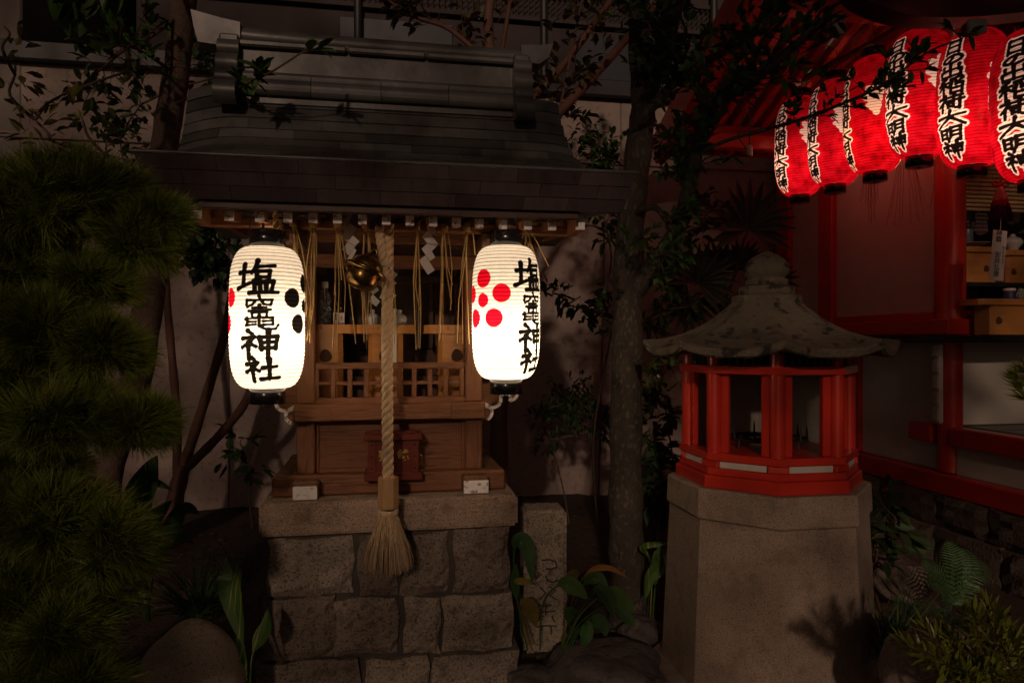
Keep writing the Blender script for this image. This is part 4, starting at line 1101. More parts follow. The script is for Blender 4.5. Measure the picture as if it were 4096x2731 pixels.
# pebbles and leaf litter
n = 1500
xs = rng.uniform(-2.6, 2.8, n); ys = rng.uniform(2.6, 6.6, n)
sz = rng.uniform(.006, .018, n); a = rng.uniform(0, 6.28, n)
V = []; 
for x, y, s_, aa in zip(xs, ys, sz, a):
    z = gz(x, y)+.012
    c, s2 = math.cos(aa)*s_, math.sin(aa)*s_
    V.append([(x-c*1.8, y-s2*1.8, z), (x+s2, y-c, z+s_*rng.uniform(.1,.9)), (x+c*1.8, y+s2*1.8, z+s_*rng.uniform(0,.5)), (x-s2, y+c, z+s_*rng.uniform(.1,.6))])
LITTER = mat("fallen_leaf_litter", (.11,.055,.028), (.06,.035,.02), (.16,.09,.045), scale=3, rough=.85, island=.5, world_co=True)
o = npmesh("leaf_litter", np.array(V), np.arange(4*n).reshape(-1,4), LITTER, kind="stuff"); tag(o, "brown fallen leaves scattered over the dark soil", "leaf litter")
# ================================================================== RED HALL
HF = Frame(3.046, 4.85, R(10))
hl = thing("red_hall", "vermilion shrine hall with white panels and open front under wide rafters", "hall", (HF.o.x, HF.o.y, 0), R(10))
HB = lambda name, m, *a, **k: MB().box(*a, **k).build(name, m, hl)
HY = lambda px: HF.wx(px, 1300, 0).y                       # depth along the side wall from a pixel column
yA, yB, yC, yD = HY(3347), HY(3291), HY(3171), HY(3133)
ZROOF = 3.9
MB().lathe([(.096,1.60),(.096,ZROOF)], n=28, center=(.0,.0)).build("corner_column", REDP, hl)
HB("wall_post", REDP, -.05, .06, yA, yB, 1.60, ZROOF, c=.008)
HB("wall_post", REDP, -.05, .06, yC, yD+.06, 1.60, ZROOF, c=.008)
HB("wall_panel", WALLW, -.005, .03, .09, yA-.004, 1.70, ZROOF, c=.001)
HB("wall_panel", WALLW, -.005, .03, yB+.004, yC-.004, 1.60, ZROOF, c=.001)
HB("sill", REDP, -.045, .06, .098, yA-.002, 1.655, 1.712, c=.006)
HB("floor_beam", REDP, -.11, .06, -.105, yD+.1, 1.545, 1.654, c=.008)
HB("floor_beam", REDP, .062, 3.0, -.105, .06, 1.545, 1.654, c=.008)
HB("sill", REDP, .098, 3.0, -.05, .06, 1.655, 1.715, c=.006)
HB("lacquer_ledge", BLACKL, -.17, 3.0, -.42, yD+.15, 1.496, 1.544, c=.006)
# below the floor
MB().lathe([(.078,.60),(.078,1.495)], n=24, center=(0,.0)).build("under_post", REDP, hl)
HB("under_post", REDP, -.05, .05, .9, 1.0, .60, 1.495)
HB("under_panel", WALLW, -.005, .03, .08, 1.9, .595, 1.495, c=.001)
HB("under_panel", WALLW, .08, 3.0, -.005, .03, .92, 1.495, c=.001)
HB("carved_strip", CERAM, -.105, -.07, -.03, .03, .93, 1.49, c=.012)
for i in range(5): HB("carved_scallop", WALLW, -.122, -.106, -.028, .028, .95+.11*i, 1.04+.11*i, c=.02)
HB("tie_beam", REDP, -.085, .045, -1.75, -.082, .79, .915, c=.01); HB("tie_beam", REDP, -.085, -.006, .082, .30, .79, .915, c=.01)
for i in range(7): HB("veranda_plank", mat("dark_veranda_plank", (.035,.028,.03), (.05,.04,.042), scale=6, stretch=(1,8,8), rough=.35, bump=.2), .05, 3.0, -1.75+.24*i, -1.52+.24*i, .885, .92, c=.004)
HB("under_panel", WALLW, -.02, .015, -1.75, -.08, .592, .788, c=.001)
HB("base_rail", REDP, -.10, .05, -1.9, 2.0, .445, .59, c=.012)
HB("front_base_rail", REDP, .052, 3.0, -1.85, -1.75, .445, .59, c=.012)
# foundation stones
fd = thing("hall_foundation", "dark rough stone foundation courses under the red hall", "foundation", (HF.o.x, HF.o.y, 0), R(10))
FST = mat("dark_foundation_stone", (.075,.056,.044), (.12,.092,.07), (.05,.037,.03), scale=14, rough=.95, bump=.9, bscale=60, island=.3)
sd = 200
for (z0, z1, off) in ((.235, .442, .03), (-.06, .225, .0)):
    y = -1.95+off*3
    while y < 2.0:
        L = .42+.16*((sd*37) % 10)/10; sd += 1
        M = Matrix.Rotation(R(-90), 4, 'Z')
        mb = rough_block(-(y+L-.012), -y, -.13 if z0 > .2 else -.16, .1, z0, z1, sd, n=5, amp=.010)
        mb.v = [tuple(M @ Vector(v)) for v in mb.v]
        mb.build("stone", FST, fd); y += L
# ------------------------------------------------------------------ hall roof seen from below
PITCH = R(23)
hr = thing("roof", "", "", (0,0,0)); hr.parent = hl
for k in ("label", "category"): del hr[k]
yE, zE = 1.72, 3.30                                        # rear eave
XW0, XW1 = -1.42, 3.0
def RM(y): return zE+(yE-y)*math.tan(PITCH)
M = Matrix.Translation((0, yE, zE)) @ Matrix.Rotation(-PITCH, 4, 'X')     # local -y runs up the slope
LEN = 3.6
x = XW0+.10
while x < XW1-.05:
    MB().box(x, x+.058, -LEN, .06, -.075, -.002, c=.004, M=M).build("rafter", REDP, hr)
    x += .135
nb = 12
for i in range(nb):
    a = -LEN+LEN*i/nb
    MB().box(XW0+.02, XW1, a, a+LEN/nb-.004, .0, .018, c=.002, M=M).build("soffit_board", WALLW, hr)
MB().box(XW0, XW1, -LEN, .09, .020, .085, c=.006, M=M).build("roof_deck", COPPER, hr)
MB().box(XW0-.05, XW0+.045, -LEN, .10, -.17, .10, c=.008, M=M).build("barge_board", REDP, hr)
MB().box(XW0+.05, XW1, .062, .095, -.055, .012, c=.004, M=M).build("eave_fascia", REDP, hr)
for yl, th in ((-.30, .12), (-1.75, .13), (-2.9, .13)):
    MB().box(XW0+.046, XW1, yl-.05, yl+.05, -.16, -.0755, c=.008, M=M).build("purlin", REDP, hr)
# side tie beams from wall to purlin
for yl in (yA+.05, .02):
    HB("cantilever_beam", REDP, -1.30, -.06, yl-.05, yl+.05, RM(yl)-.34, RM(yl)-.215, c=.01)
# curved gable board over the nearest lanterns
gb_ = thing("gable_board", "broad dark red curved gable board hanging above the red lanterns", "gable board", P(3740, 80, 3.2), R(6))
DRED = mat("dark_red_board", (.12,.010,.008), (.09,.007,.006), scale=4, rough=.5, bump=.1)
lo = [(-.46, .13), (-.40, .065), (-.30, .02), (-.15, -.012), (0.0, -.012), (.15, -.002), (.32, .020), (.55, .055), (.95, .12)]
lo = [tuple(q) for q in polycat(lo, 4)]
MB().prism(lo+[(.95, .62), (-.46, .62)], -.04, .04).build("curved_board", DRED, gb_)
mb = MB()
for a, b in zip(lo[:-1], lo[1:]):
    mb.add([(a[0], -.06, a[1]-.004), (b[0], -.06, b[1]-.004), (b[0], .06, b[1]-.004), (a[0], .06, a[1]-.004), (a[0], -.06, a[1]+.03), (b[0], -.06, b[1]+.03), (b[0], .06, b[1]+.03), (a[0], .06, a[1]+.03)],
           [(0,1,2,3),(4,7,6,5),(0,4,5,1),(2,6,7,3),(0,3,7,4),(1,5,6,2)])
mb.build("lower_moulding", DRED, gb_)
GREYP = mat("grey_white_paint", (.36,.34,.32), (.30,.28,.27), rough=.8)
for (a, b, c_, d, Z) in ((3330,3376,63,140,3.27), (3870,3944,80,134,3.11)):
    q0 = P(a, d, Z)-gb_.location; q1 = P(b, c_, Z)-gb_.location
    Mi = Matrix.Rotation(-R(6), 4, 'Z')
    MB().box(q0.x, q1.x, q0.y-.01, q0.y+.01, q0.z, q1.z, c=.003, M=Mi).build("painted_end", GREYP, gb_)
    MB().box(q0.x+.004, q1.x-.004, q0.y+.0105, q0.y+.05, q0.z+.004, q1.z-.004, c=.003, M=Mi).build("rafter_stub", DRED, gb_)
# lantern pole
tag(MB().tube([P(2990, 425, 6.2), P(3201+10, 318, 5.6), P(3497, 172, 4.75), P(3620, 96, 4.45), P(3800, -30, 4.1)], .026, n=10).build("lantern_pole", mat("brown_pole_wood", (.13,.055,.025), (.09,.036,.016), scale=4, rough=.55)), "brown wooden pole under the eave carrying the red lanterns", "pole")
# loose cable with a small socket
t = thing("hanging_socket", "small pale lamp socket dangling on cables under the hall eave", "lamp socket", P(2998, 610, 5.6))
MB().lathe([(.008,-.03),(.024,-.028),(.026,.045),(.012,.058)], n=14).build("socket", mat("pale_bakelite", (.42,.36,.32), (.36,.30,.27), rough=.5), t)
MB().tube([(0,0,.05),(.004,0,.2),(.0,.0,.37)], .007, n=6).build("cable", DARKM, t)
MB().tube([(-.02,0,.02),(-.09,0,.12),(-.07,0,.22),(-.03,0,.36)], .005, n=6).build("cable", DARKM, t)
# thin straw strings hanging below the lanterns
STRR = mat("thin_straw_string", (.34,.13,.06), (.26,.09,.04), rough=.6)
def strings(label, cx, y0, lst, Z, grp="straw strings under the red lanterns"):
    b = P(cx, y0, Z); t = thing("straw_strings", label, "straw strings", b, 0, grp)
    for (bx, by) in lst:
        e = P(bx, by, Z)-b; s0 = Vector((e.x*.55+random.uniform(-.02,.02), random.uniform(-.02,.02), .12))
        MB().tube([s0, s0.lerp(e, .5)+Vector((random.uniform(-.008,.008), 0, 0)), e], [.0022,.0022,.0018], n=4).build("string", STRR, t)
strings("dense bunch of thin straw strings below the red lantern third from the far end", 3500, 720, [(3440,812),(3450,800),(3462,820),(3470,805),(3480,830),(3476,890),(3486,895),(3498,888),(3505,815),(3512,800),(3490,815)], 5.0)
strings("spread thin straw strings before the big white wall panel", 3620, 730, [(3545,905),(3562,870),(3576,908),(3600,905),(3608,880),(3644,895),(3670,880),(3678,890),(3696,872),(3700,800),(3685,805)], 5.0)
strings("three pale straw strings hanging beside the corner column", 3755, 700, [(3720,840),(3775,834),(3797,845)], 4.5)
strings("row of orange straw stubs above the tassel", 3960, 700, [(3850,780),(3876,775),(3920,780),(3954,768),(3978,765),(4040,770),(4064,755)], 4.3)
# bamboo blind in the opening
bd = thing("bamboo_blind", "rolled tan bamboo blind under the hall lintel", "blind", HF.o+Vector((0,0,2.42)), R(10))
BAM = mat("tan_bamboo", (.42,.27,.13), (.50,.34,.18), scale=10, rough=.5, island=.2)
for i in range(16):
    z = 2.45-2.42+i*.030
    MB().tube([(.11,.12,z),(2.0,.12,z)], .013, n=6).build("bamboo_slat", BAM, bd)
HB("lintel", REDP, .098, 3.0, -.04, .06, 2.92, 3.05, c=.008)
# interior of the hall
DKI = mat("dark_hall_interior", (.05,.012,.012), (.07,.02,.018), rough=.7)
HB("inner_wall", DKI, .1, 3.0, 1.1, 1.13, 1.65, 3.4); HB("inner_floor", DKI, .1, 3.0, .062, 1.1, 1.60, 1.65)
tb = thing("altar_table", "low black lacquered altar table inside the red hall", "table", HF.o+Vector((.0,0,1.65)), R(10))
zt = HF.wy(3950, 1130, .25).z-1.65
MB().box(.12, 1.6, .22, .60, zt-.035, zt, c=.005).build("table_top", BLACKL, tb)
for x in (.16, .8, 1.5): MB().box(x-.03, x+.03, .26, .56, 0, zt-.035, c=.004).build("leg", BLACKL, tb)
def hp(px, py, w): return HF.wy(px, py, w)
z0 = 1.65+zt
a, b = hp(3830, 1000, .27).x, hp(4022, 1000, .27).x
sanbo(HF, R(10), a, b, .27, .46, z0+.001, hp(3920, 986, .27).z, "cypress offering stand with a white dish behind the hall column", a+.03, b-.05, (hp(3950,1075,.28).x, hp(3950,1075,.28).z, .026))
a, b = hp(4030, 1000, .30).x, hp(4230, 1000, .30).x
sanbo(HF, R(10), a, b, .30, .48, z0+.001, hp(4080, 1000, .30).z, "cypress offering stand carrying a white vase inside the hall", a+.02, b-.03, (hp(4060,1088,.31).x, hp(4060,1088,.31).z, .026))
a, b = hp(3915, 1250, -.30).x, hp(4240, 1250, -.30).x
sanbo(HF, R(10), a, b, -.32, -.12, 1.5445, hp(4000, 1195, -.30).z, "large cypress offering stand on the black ledge outside the hall", hp(3968, 1250, -.3).x, b-.06, (hp(4001,1283,-.31).x, hp(4001,1283,-.31).z, .026))
def hw(px, py, w): 
    q = hp(px, py, w); return Vector((q.x*HF.c-q.y*HF.s+HF.o.x, q.x*HF.s+q.y*HF.c+HF.o.y, q.z))
q = hw(3900, 985, .36); o = tag(MB().lathe([(.03,.0),(.075,.012),(.095,.020),(.098,.022),(.04,.006),(.0005,.004)], n=28, capt=False).build("white_dish", CERAM), "shallow white dish on the stand behind the column", "dish"); o.location = q+Vector((0,0,.001))
q = hw(4050, 1000, .38); vz = thing("porcelain_vase", "bulbous white porcelain vase with green leaves in the hall", "vase", q+Vector((0,0,-.035)), R(10))
MB().lathe([(.035,0),(.037,.006),(.033,.03),(.045,.05),(.068,.08),(.070,.10),(.055,.122),(.024,.136),(.018,.145),(.019,.155)], n=28).build("vase_body", CERAM, vz)
LFG = mat("altar_leaf", (.05,.10,.02), (.04,.08,.015), rough=.4)
for k in range(7):
    d = Vector((.02+.03*k, -.02+.01*(k % 3), .16+.015*k)); e = d+Vector((.08, -.02, .03-.02*k)); nn = Vector((0,.0,.016))
    MB().add([d, d.lerp(e,.5)+nn, e, d.lerp(e,.5)-nn], [(0,1,2,3)]).build("leaf", LFG, vz)
q = hw(3858, 940, .40); cv = tag(MB().lathe([(.04,0),(.045,.01),(.043,.14),(.036,.17),(.030,.21),(.038,.25)], n=24).build("grey_vase", mat("grey_blue_glaze", (.14,.14,.17), (.10,.10,.13), rough=.3)), "tall grey-blue vase behind the hall column", "vase"); cv.location = hw(3866, 985, .40)
# paper fans (stacked folded paper)
FAN = mat("rose_tinted_paper", (.55,.40,.42), (.46,.31,.34), scale=20, stretch=(1,1,10), rough=.8)
for (cx_, cy_, lab, sg) in ((3925, 890, "stack of folded rose-tinted paper fanned out beside the grey vase", 1), (4050, 850, "stack of folded rose-tinted paper fanned out behind the tassel", -1)):
    q = hw(cx_, cy_, .42); t = thing("folded_paper_stack", lab, "paper stack", q, R(10))
    for k in range(9):
        a = R(lerp(-28, 24, k/8)*sg+ (20 if sg > 0 else -30)); Mx = Matrix.Rotation(a, 4, 'Y')
        MB().box(-.05, .05, -.004+.003*k, -.0025+.003*k, -.08, .07, c=.0004, M=Mx).build("paper_sheet", FAN, t)
# long paper slip with handwriting
q0 = P(3993, 1020, 4.30)
sp = thing("paper_slip", "long white paper slip with handwritten black characters hanging before the altar", "paper slip", q0, R(4))
sp.rotation_euler = (0, R(5), R(4))
MB().box(-.046, .046, -.001, .001, -.158, .152, c=.0004).build("paper", PAPER, sp)
lettering("lettering", "神\n饌", .040, MT(-.008, -.0022, .112), INK, sp, .0004)
lettering("lettering", "安\n井\n弘\n康", .041, MT(-.006, -.0022, -.060), INK, sp, .0004)
lettering("lettering", "花\nよ\nり\nキ\nヨ\nエ", .019, MT(.030, -.0022, .000), INK, sp, .0002)
MB().tube([(0,0,.15),(.002,.004,.30),(.0,.02,.42)], .002, n=5).build("string", CORD, sp)
# tassel
q = P(4002, 760, 4.05); tt = thing("tassel", "fringed tassel in white, red and dark purple hanging before the altar", "tassel", q)
TW = mat("white_fringe", (.55,.50,.46), (.45,.40,.38), rough=.8); TR = mat("red_fringe", (.35,.02,.02), (.28,.015,.02), rough=.8); TPU = mat("dark_purple_fringe", (.05,.018,.035), (.035,.012,.025), rough=.8)
for (m_, z0_, z1_, r0_, r1_, nm) in ((TW, .0, -.055, .02, .040, "white_fringe"), (TR, -.05, -.095, .036, .050, "red_fringe"), (TPU, -.09, -.175, .047, .068, "purple_fringe")):
    mb = MB()
    for i in range(160):
        a = random.uniform(0, 6.283); k = math.sqrt(random.uniform(.3, 1))
        mb.tube([(r0_*k*math.cos(a), r0_*k*math.sin(a), z0_), (r1_*k*math.cos(a), r1_*k*math.sin(a), z1_-random.uniform(0, .012))], .0022, n=3)
    mb.build(nm, m_, tt)
MB().lathe([(.005,.02),(.018,.012),(.022,.0),(.019,-.012)], n=14).build("head", TW, tt)
MB().tube(catmull([(0,0,.02),(-.03,0,.05),(-.045,0,.03),(-.01,-.005,.03),(.03,-.005,.05),(.045,0,.025),(.008,0,.028),(0,0,.10),(0,0,.30)], 4), .006, n=6).build("cord", TR, tt)
# small offerings
q = hw(4037, 1195, -.25); t = thing("preserve_jar", "small glass jar with blue label on the outer offering stand", "jar", q+Vector((0,0,-.029)), R(10))
MB().lathe([(.034,0),(.036,.004),(.036,.075),(.033,.08)], n=20).build("jar_body", mat("blue_paper_label", (.03,.035,.14), (.025,.03,.11), rough=.5), t); MB().lathe([(.035,.080),(.038,.082),(.038,.096),(.034,.098)], n=20).build("lid", CERAM, t)
q = hw(4085, 1195, -.25); o = boulder("snack_packet", "crumpled green and clear snack packet beside the blue jar", q+Vector((0,0,.02)), (.055,.03,.05), mat("green_foil", (.03,.16,.04), (.25,.25,.22), (.02,.10,.03), scale=25, rough=.25), 31, n=2, amp=.15, cat="packet", jag=.12)
# ================================================================== PLANTS
BARKD = mat("dark_mottled_bark", (.038,.031,.022), (.056,.045,.033), (.025,.020,.015), scale=9, stretch=(1,1,.5), rough=.9, bump=.8, bscale=70, fleck=(.10,.088,.07), fleckscale=60)
BARKR = mat("reddish_bark", (.10,.045,.032), (.14,.065,.045), (.07,.03,.022), scale=9, stretch=(1,1,.4), rough=.8, bump=.5)
TWIG = mat("grey_brown_twig", (.10,.07,.05), (.07,.048,.035), rough=.8)
def leafmat(name, c1, c2, island=.45, rough=.5, trans=.18, scale=8):
    return mat(name, c1, c2, scale=scale, rough=rough, island=island, trans=trans)
LG = leafmat("glossy_green_leaf", (.048,.105,.018), (.07,.13,.026))
LDK = leafmat("dark_green_leaf", (.026,.055,.018), (.042,.072,.024), trans=.1)
LY = leafmat("yellow_green_leaf", (.15,.12,.02), (.09,.10,.015))
LB = leafmat("bronze_leaf", (.09,.055,.025), (.055,.05,.02))
NEED = leafmat("pine_needle", (.115,.15,.016), (.16,.18,.022), island=.6, rough=.45, trans=.3)
def unit(a): return a/np.maximum(np.linalg.norm(a, axis=-1, keepdims=True), 1e-9)
def leaf_cloud(name, pos, d, L, W, m, parent, origin, droop=.25, fold=.18, kind="stuff", up=None):
    n = len(pos); d = unit(d)
    L = np.broadcast_to(L, (n,))[:,None]; W = np.broadcast_to(W, (n,))[:,None]
    u = np.array([0,0,1.0])+rng.normal(0, .35, (n,3)) if up is None else up
    side = unit(np.cross(d, u)); nrm = np.cross(side, d)
    p = pos-np.array(origin)
    dz = np.array([0,0,-1.0])
    b = p; m1 = p+d*L*.35; m2 = p+d*L*.72+dz*droop*L*.12; tip = p+d*L+dz*droop*L*.35
    w1, w2 = W*.5, W*.40
    v = np.stack([b, m1-side*w1+nrm*w1*fold*2, m1+side*w1+nrm*w1*fold*2, m1, m2-side*w2+nrm*w2*fold*2, m2+side*w2+nrm*w2*fold*2, m2, tip], 1).reshape(-1,3)
    base = (np.arange(n)*8)[:,None]
    tri = np.array([[0,3,1],[0,2,3],[1,3,6],[1,6,4],[3,2,5],[3,5,6],[4,6,7],[6,5,7]])
    f = (base[:,:,None]+tri[None]).reshape(-1,3)
    return npmesh(name, v, f, m, parent, kind=kind)
def V3(v): return np.array([v[0], v[1], v[2]])
def spray(paths, spacing, leafL, jit=.02, side=.8):
    """leaf positions/directions along poly-paths"""
    pos = []; d = []
    for path in paths:
        path = [Vector(p) for p in path]
        for a, b in zip(path[:-1], path[1:]):
            L = (b-a).length; k = max(1, int(L/spacing)); t_ = (b-a).normalized()
            for i in range(k):
                q = a.lerp(b, (i+random.random())/k)
                s_ = Vector((random.gauss(0,1), random.gauss(0,1), random.gauss(.15,.7))).normalized()
                dd = (t_*.75+s_*side)
                pos.append(V3(q)); d.append(V3(dd))
        t_ = (path[-1]-path[-2]).normalized()
        for i in range(4):
            pos.append(V3(path[-1])); d.append(V3(t_+Vector((random.gauss(0,.6), random.gauss(0,.6), random.gauss(.1,.5)))))
    return np.array(pos), np.array(d)
def twigs_from(path, n, L, up=.3, spread=.8, t0=.15, away=None):
    out = []
    path = [Vector(p) for p in path]
    for _ in range(n):
        f = random.uniform(t0, 1)*(len(path)-1); i = min(int(f), len(path)-2); q = path[i].lerp(path[i+1], f-i)
        t_ = (path[i+1]-path[i]).normalized()
        d = (t_*.7+Vector((random.gauss(0,spread), random.gauss(0,spread*.8), random.gauss(up,spread*.6)))).normalized()
        l = L*random.uniform(.5, 1.15); bend = Vector((random.gauss(0,.25), random.gauss(0,.25), random.gauss(.1,.25)))
        out.append([q, q+d*l*.4, q+d*l*.75+bend*l*.15, q+d*l+bend*l*.3])
    return out
def tree(name, label, cat, base, group=None): return thing(name, label, cat, base, 0, group)
def rel(path, base): return [Vector(p)-Vector(base) for p in path]
def limb(t, base, path, r0, r1, m, name="branch", n=10, k=5, knob=.06):
    pts = catmull(path, k); N_ = len(pts)
    rad = [lerp(r0, r1, i/(N_-1))*(1+knob*math.sin(i*1.7+r0*99)) for i in range(N_)]
    MB().tube(rel(pts, base), rad, n=n).build(name, m, t); return pts
def twigmesh(t, base, tw, r=.003, m=None):
    mb = MB()
    for p in tw: mb.tube(rel(p, base), [r, r*.8, r*.6, r*.35], n=4, cap=False)
    return mb.build("twigs", m or TWIG, t, kind="stuff")
# ---------------------------------------------------------------- right-hand evergreen tree
b = P(2522, 2481, 3.75); b.z = -.03
t = tree("evergreen_tree", "slender dark-barked evergreen tree with leafy limb reaching over the red lanterns", "tree", b)
Z = 3.75
tr = limb(t, b, [b+Vector((0,0,-.02)), P(2520,2440,Z), P(2508,2250,Z), P(2503,1900,Z), P(2508,1400,Z), P(2522,900,Z), P(2560,560,Z), P(2572,400,Z), P(2556,150,Z), P(2560,-120,Z)], .108, .052, BARKD, "trunk", n=16, k=6)
MB().lathe([(.15,-.03),(.125,.02),(.105,.09),(.09,.2)], n=14).build("root_flare", BARKD, t)
limbs = []
limbs.append(limb(t, b, [P(2566,470,Z), P(2610,330,3.7), P(2648,223,3.65), P(2700,60,3.6), P(2720,-80,3.6)], .05, .03, BARKD))
L1 = limb(t, b, [P(2520,1190,Z), P(2566,1129,3.70), P(2612,1060,3.65), P(2673,984,3.6), P(2727,876,3.55), P(2746,797,3.5), P(2776,650,3.45), P(2821,459,3.4), P(2853,408,3.35), P(2993,332,3.25), P(3095,255,3.15), P(3197,166,3.05), P(3330,60,2.95)], .058, .014, BARKD, k=4); limbs.append(L1)
L2 = limb(t, b, [P(2827,440,3.4), P(2783,344,3.42), P(2744,255,3.44), P(2655,140,3.45), P(2585,38,3.45), P(2560,-60,3.45)], .022, .010, BARKD, n=8); limbs.append(L2)
L3 = limb(t, b, [P(2802,606,3.42), P(2929,555,3.3), P(3095,510,3.15), P(3244,465,3.0), P(3388,407,2.85), P(3503,356,2.75), P(3600,290,2.68), P(3720,205,2.6), P(3850,155,2.55)], .011, .003, BARKD, n=8); limbs.append(L3)
L4 = limb(t, b, [P(2746,797,3.5), P(2728,700,3.45), P(2730,560,3.42), P(2735,440,3.4)], .016, .005, BARKD, n=6); limbs.append(L4)
L5 = limb(t, b, [P(2520,540,Z), P(2600,440,3.6), P(2700,330,3.55), P(2820,250,3.5), P(2950,180,3.4), P(3080,60,3.3), P(3180,-60,3.3)], .030, .010, BARKD, n=8); limbs.append(L5)
L6 = limb(t, b, [P(2500,1170,Z-.02), P(2470,560+600,3.6), P(2440,1120,3.5)], .018, .006, BARKD, n=6)
L7 = limb(t, b, [P(2510,870,Z), P(2600,700+130,3.6), P(2650,860,3.55), P(2740,1010,3.5)], .02, .012, BARKD, n=8)
tw = []
for Lx, n_, l_ in ((L1[16:], 46, .20), (L2, 34, .20), (L4, 14, .13), (L5, 46, .24), (limbs[0], 26, .22)):
    tw += twigs_from(Lx, n_, l_)
tw3 = twigs_from(L3[6:], 26, .085, up=.35, spread=.7); 
twigmesh(t, b, tw+tw3)
pos, d = spray(tw, .026, .055, side=.9)
leaf_cloud("foliage", pos, d, rng.uniform(.045, .09, len(pos)), rng.uniform(.022, .036, len(pos)), LG, t, b)
pos, d = spray(tw3, .020, .055, side=.8)
leaf_cloud("foliage", pos, d, rng.uniform(.04, .065, len(pos)), rng.uniform(.017, .026, len(pos)), LG, t, b)
# sprays low on the trunk
tw = []
for (px, py, zz, dx, dy, n_) in ((2470,700,3.6,-1,.2,9), (2455,620,3.6,-1,.6,7), (2520,980,3.5,.6,.3,8), (2640,1010,3.5,.7,.1,10), (2670,880,3.5,.9,.1,9), (2600,1110,3.6,.6,-.1,7), (2455,640,3.6,-.8,.1,8), (2700,700,3.45,.1,.8,7)):
    for _ in range(n_):
        q = P(px, py, zz); dd = Vector((dx+random.gauss(0,.4), random.gauss(-.2,.4), dy+random.gauss(0,.4))).normalized()*random.uniform(.07, .17)
        tw.append([q, q+dd*.5, q+dd*.8+Vector((0,0,-.005)), q+dd+Vector((0,0,-.012))])
twigmesh(t, b, tw, .0025)
pos, d = spray(tw, .026, .05)
leaf_cloud("foliage", pos, d, rng.uniform(.035, .065, len(pos)), rng.uniform(.018, .030, len(pos)), LG, t, b)
# ---------------------------------------------------------------- red-barked tree behind the shrine
b = P(2000, 2273, 4.62); b.z = 0
t = tree("red_barked_tree", "red-barked leaning tree behind the shrine roof with bare diagonal limbs", "tree", b)
limb(t, b, [b, P(2000,1950,4.62), P(1995,1700,4.62), P(2010,1300,4.62), P(2040,900,4.65), P(2090,640,4.7)], .062, .05, BARKR, "trunk", n=12)
La = limb(t, b, [P(2090,640,4.7), P(2160,540,4.8), P(2234,453,4.9), P(2380,300,5.0), P(2515,147,5.1), P(2640,0,5.2)], .042, .025, BARKR)
Lb = limb(t, b, [P(2070,700,4.7), P(2100,450,4.9), P(2138,383,5.0), P(2247,268,5.1), P(2419,38,5.2), P(2480,-60,5.2)], .038, .022, BARKR)
Lc = limb(t, b, [P(2090,640,4.7), P(2000,400,4.9), P(1960,200,5.0), P(1955,60,5.1), P(1975,-80,5.1)], .045, .030, BARKR)
Ld = limb(t, b, [P(1975,330,5.0), P(2010,190,5.0), P(2050,-60,5.0)], .02, .014, BARKR, n=8)
Le = limb(t, b, [P(2235,455,4.9), P(2262,330,4.85), P(2290,180,4.85), P(2320,40,4.85), P(2340,-60,4.85)], .010, .006, BARKR, n=6)
Lg = limb(t, b, [P(1960,260,5.0), P(1800,120,4.9), P(1640,60,4.8), P(1500,-40,4.8)], .02, .008, BARKR, n=6)
tw = twigs_from(La, 14, .28, spread=.9)+twigs_from(Le, 10, .18)+twigs_from(Lg, 16, .25)+twigs_from(Lc, 10, .3)+twigs_from(Lb, 10, .25)
twigmesh(t, b, tw, .003, BARKR)
pos, d = spray(tw, .085, .08, side=.9)
leaf_cloud("foliage", pos, d, rng.uniform(.07, .13, len(pos)), rng.uniform(.035, .06, len(pos)), LB, t, b, droop=.5)
# ---------------------------------------------------------------- left tall tree
b = P(388, 2316, 4.4); b.z = 0
t = tree("tall_leaning_tree", "tall brown-trunked tree leaning behind the pine beside the shrine roof", "tree", b)
Zt = 4.4
Lt = limb(t, b, [b+Vector((0,0,-.03)), P(404,2150,Zt), P(433,1860,Zt), P(536,1557,Zt), P(582,1289,Zt), P(640,900,Zt), P(650,700,Zt), P(668,517,Zt), P(706,287,Zt), P(735,0,Zt), P(750,-120,Zt)], .10, .072, mat("brown_trunk_bark", (.085,.052,.040), (.12,.078,.06), (.06,.036,.028), scale=7, rough=.9, bump=.8, bscale=60, fleck=(.14,.10,.08), fleckscale=80), "trunk", n=16, k=6, knob=.03)
tw = []
La = limb(t, b, [P(690,290,Zt), P(620,240,4.2), P(520,190,4.0), P(430,240,3.9)], .012, .005, BARKR, n=6)
Lb = limb(t, b, [P(720,60,Zt), P(600,150,4.1), P(500,200,3.9), P(380,300,3.7)], .012, .005, BARKR, n=6)
Lc = limb(t, b, [P(700,420,Zt), P(780,380,4.0), P(900,370,3.2), P(1000,330,2.9), P(1100,280,2.8), P(1230,195,2.75)], .010, .003, BARKR, n=6)
tw = twigs_from(La, 14, .26)+twigs_from(Lb, 16, .26)+twigs_from(Lc[10:], 5, .06, spread=.4)
twigmesh(t, b, tw, .003, BARKR)
pos, d = spray(tw, .06, .08)
leaf_cloud("foliage", pos, d, rng.uniform(.05, .11, len(pos)), rng.uniform(.022, .045, len(pos)), LG, t, b)
# big drooping leaves across the top left
pos = []; d = []
for (px, py) in ((215,10),(270,-20),(300,30),(350,-20),(390,5),(440,-30),(250,-40),(470,-20),(330,40)):
    for k in range(3):
        pos.append(V3(P(px+random.uniform(-25,25), py+random.uniform(-30,20), 3.2))); d.append(np.array([random.gauss(0,.35), random.gauss(-.1,.4), -1.0]))
leaf_cloud("foliage", np.array(pos), np.array(d), rng.uniform(.09,.15,len(pos)), rng.uniform(.05,.075,len(pos)), LG, t, b, droop=.1)
limb(t, b, [P(735,-60,Zt), P(600,-70,3.8), P(400,-60,3.3), P(230,-40,3.15)], .02, .006, BARKR, n=6)
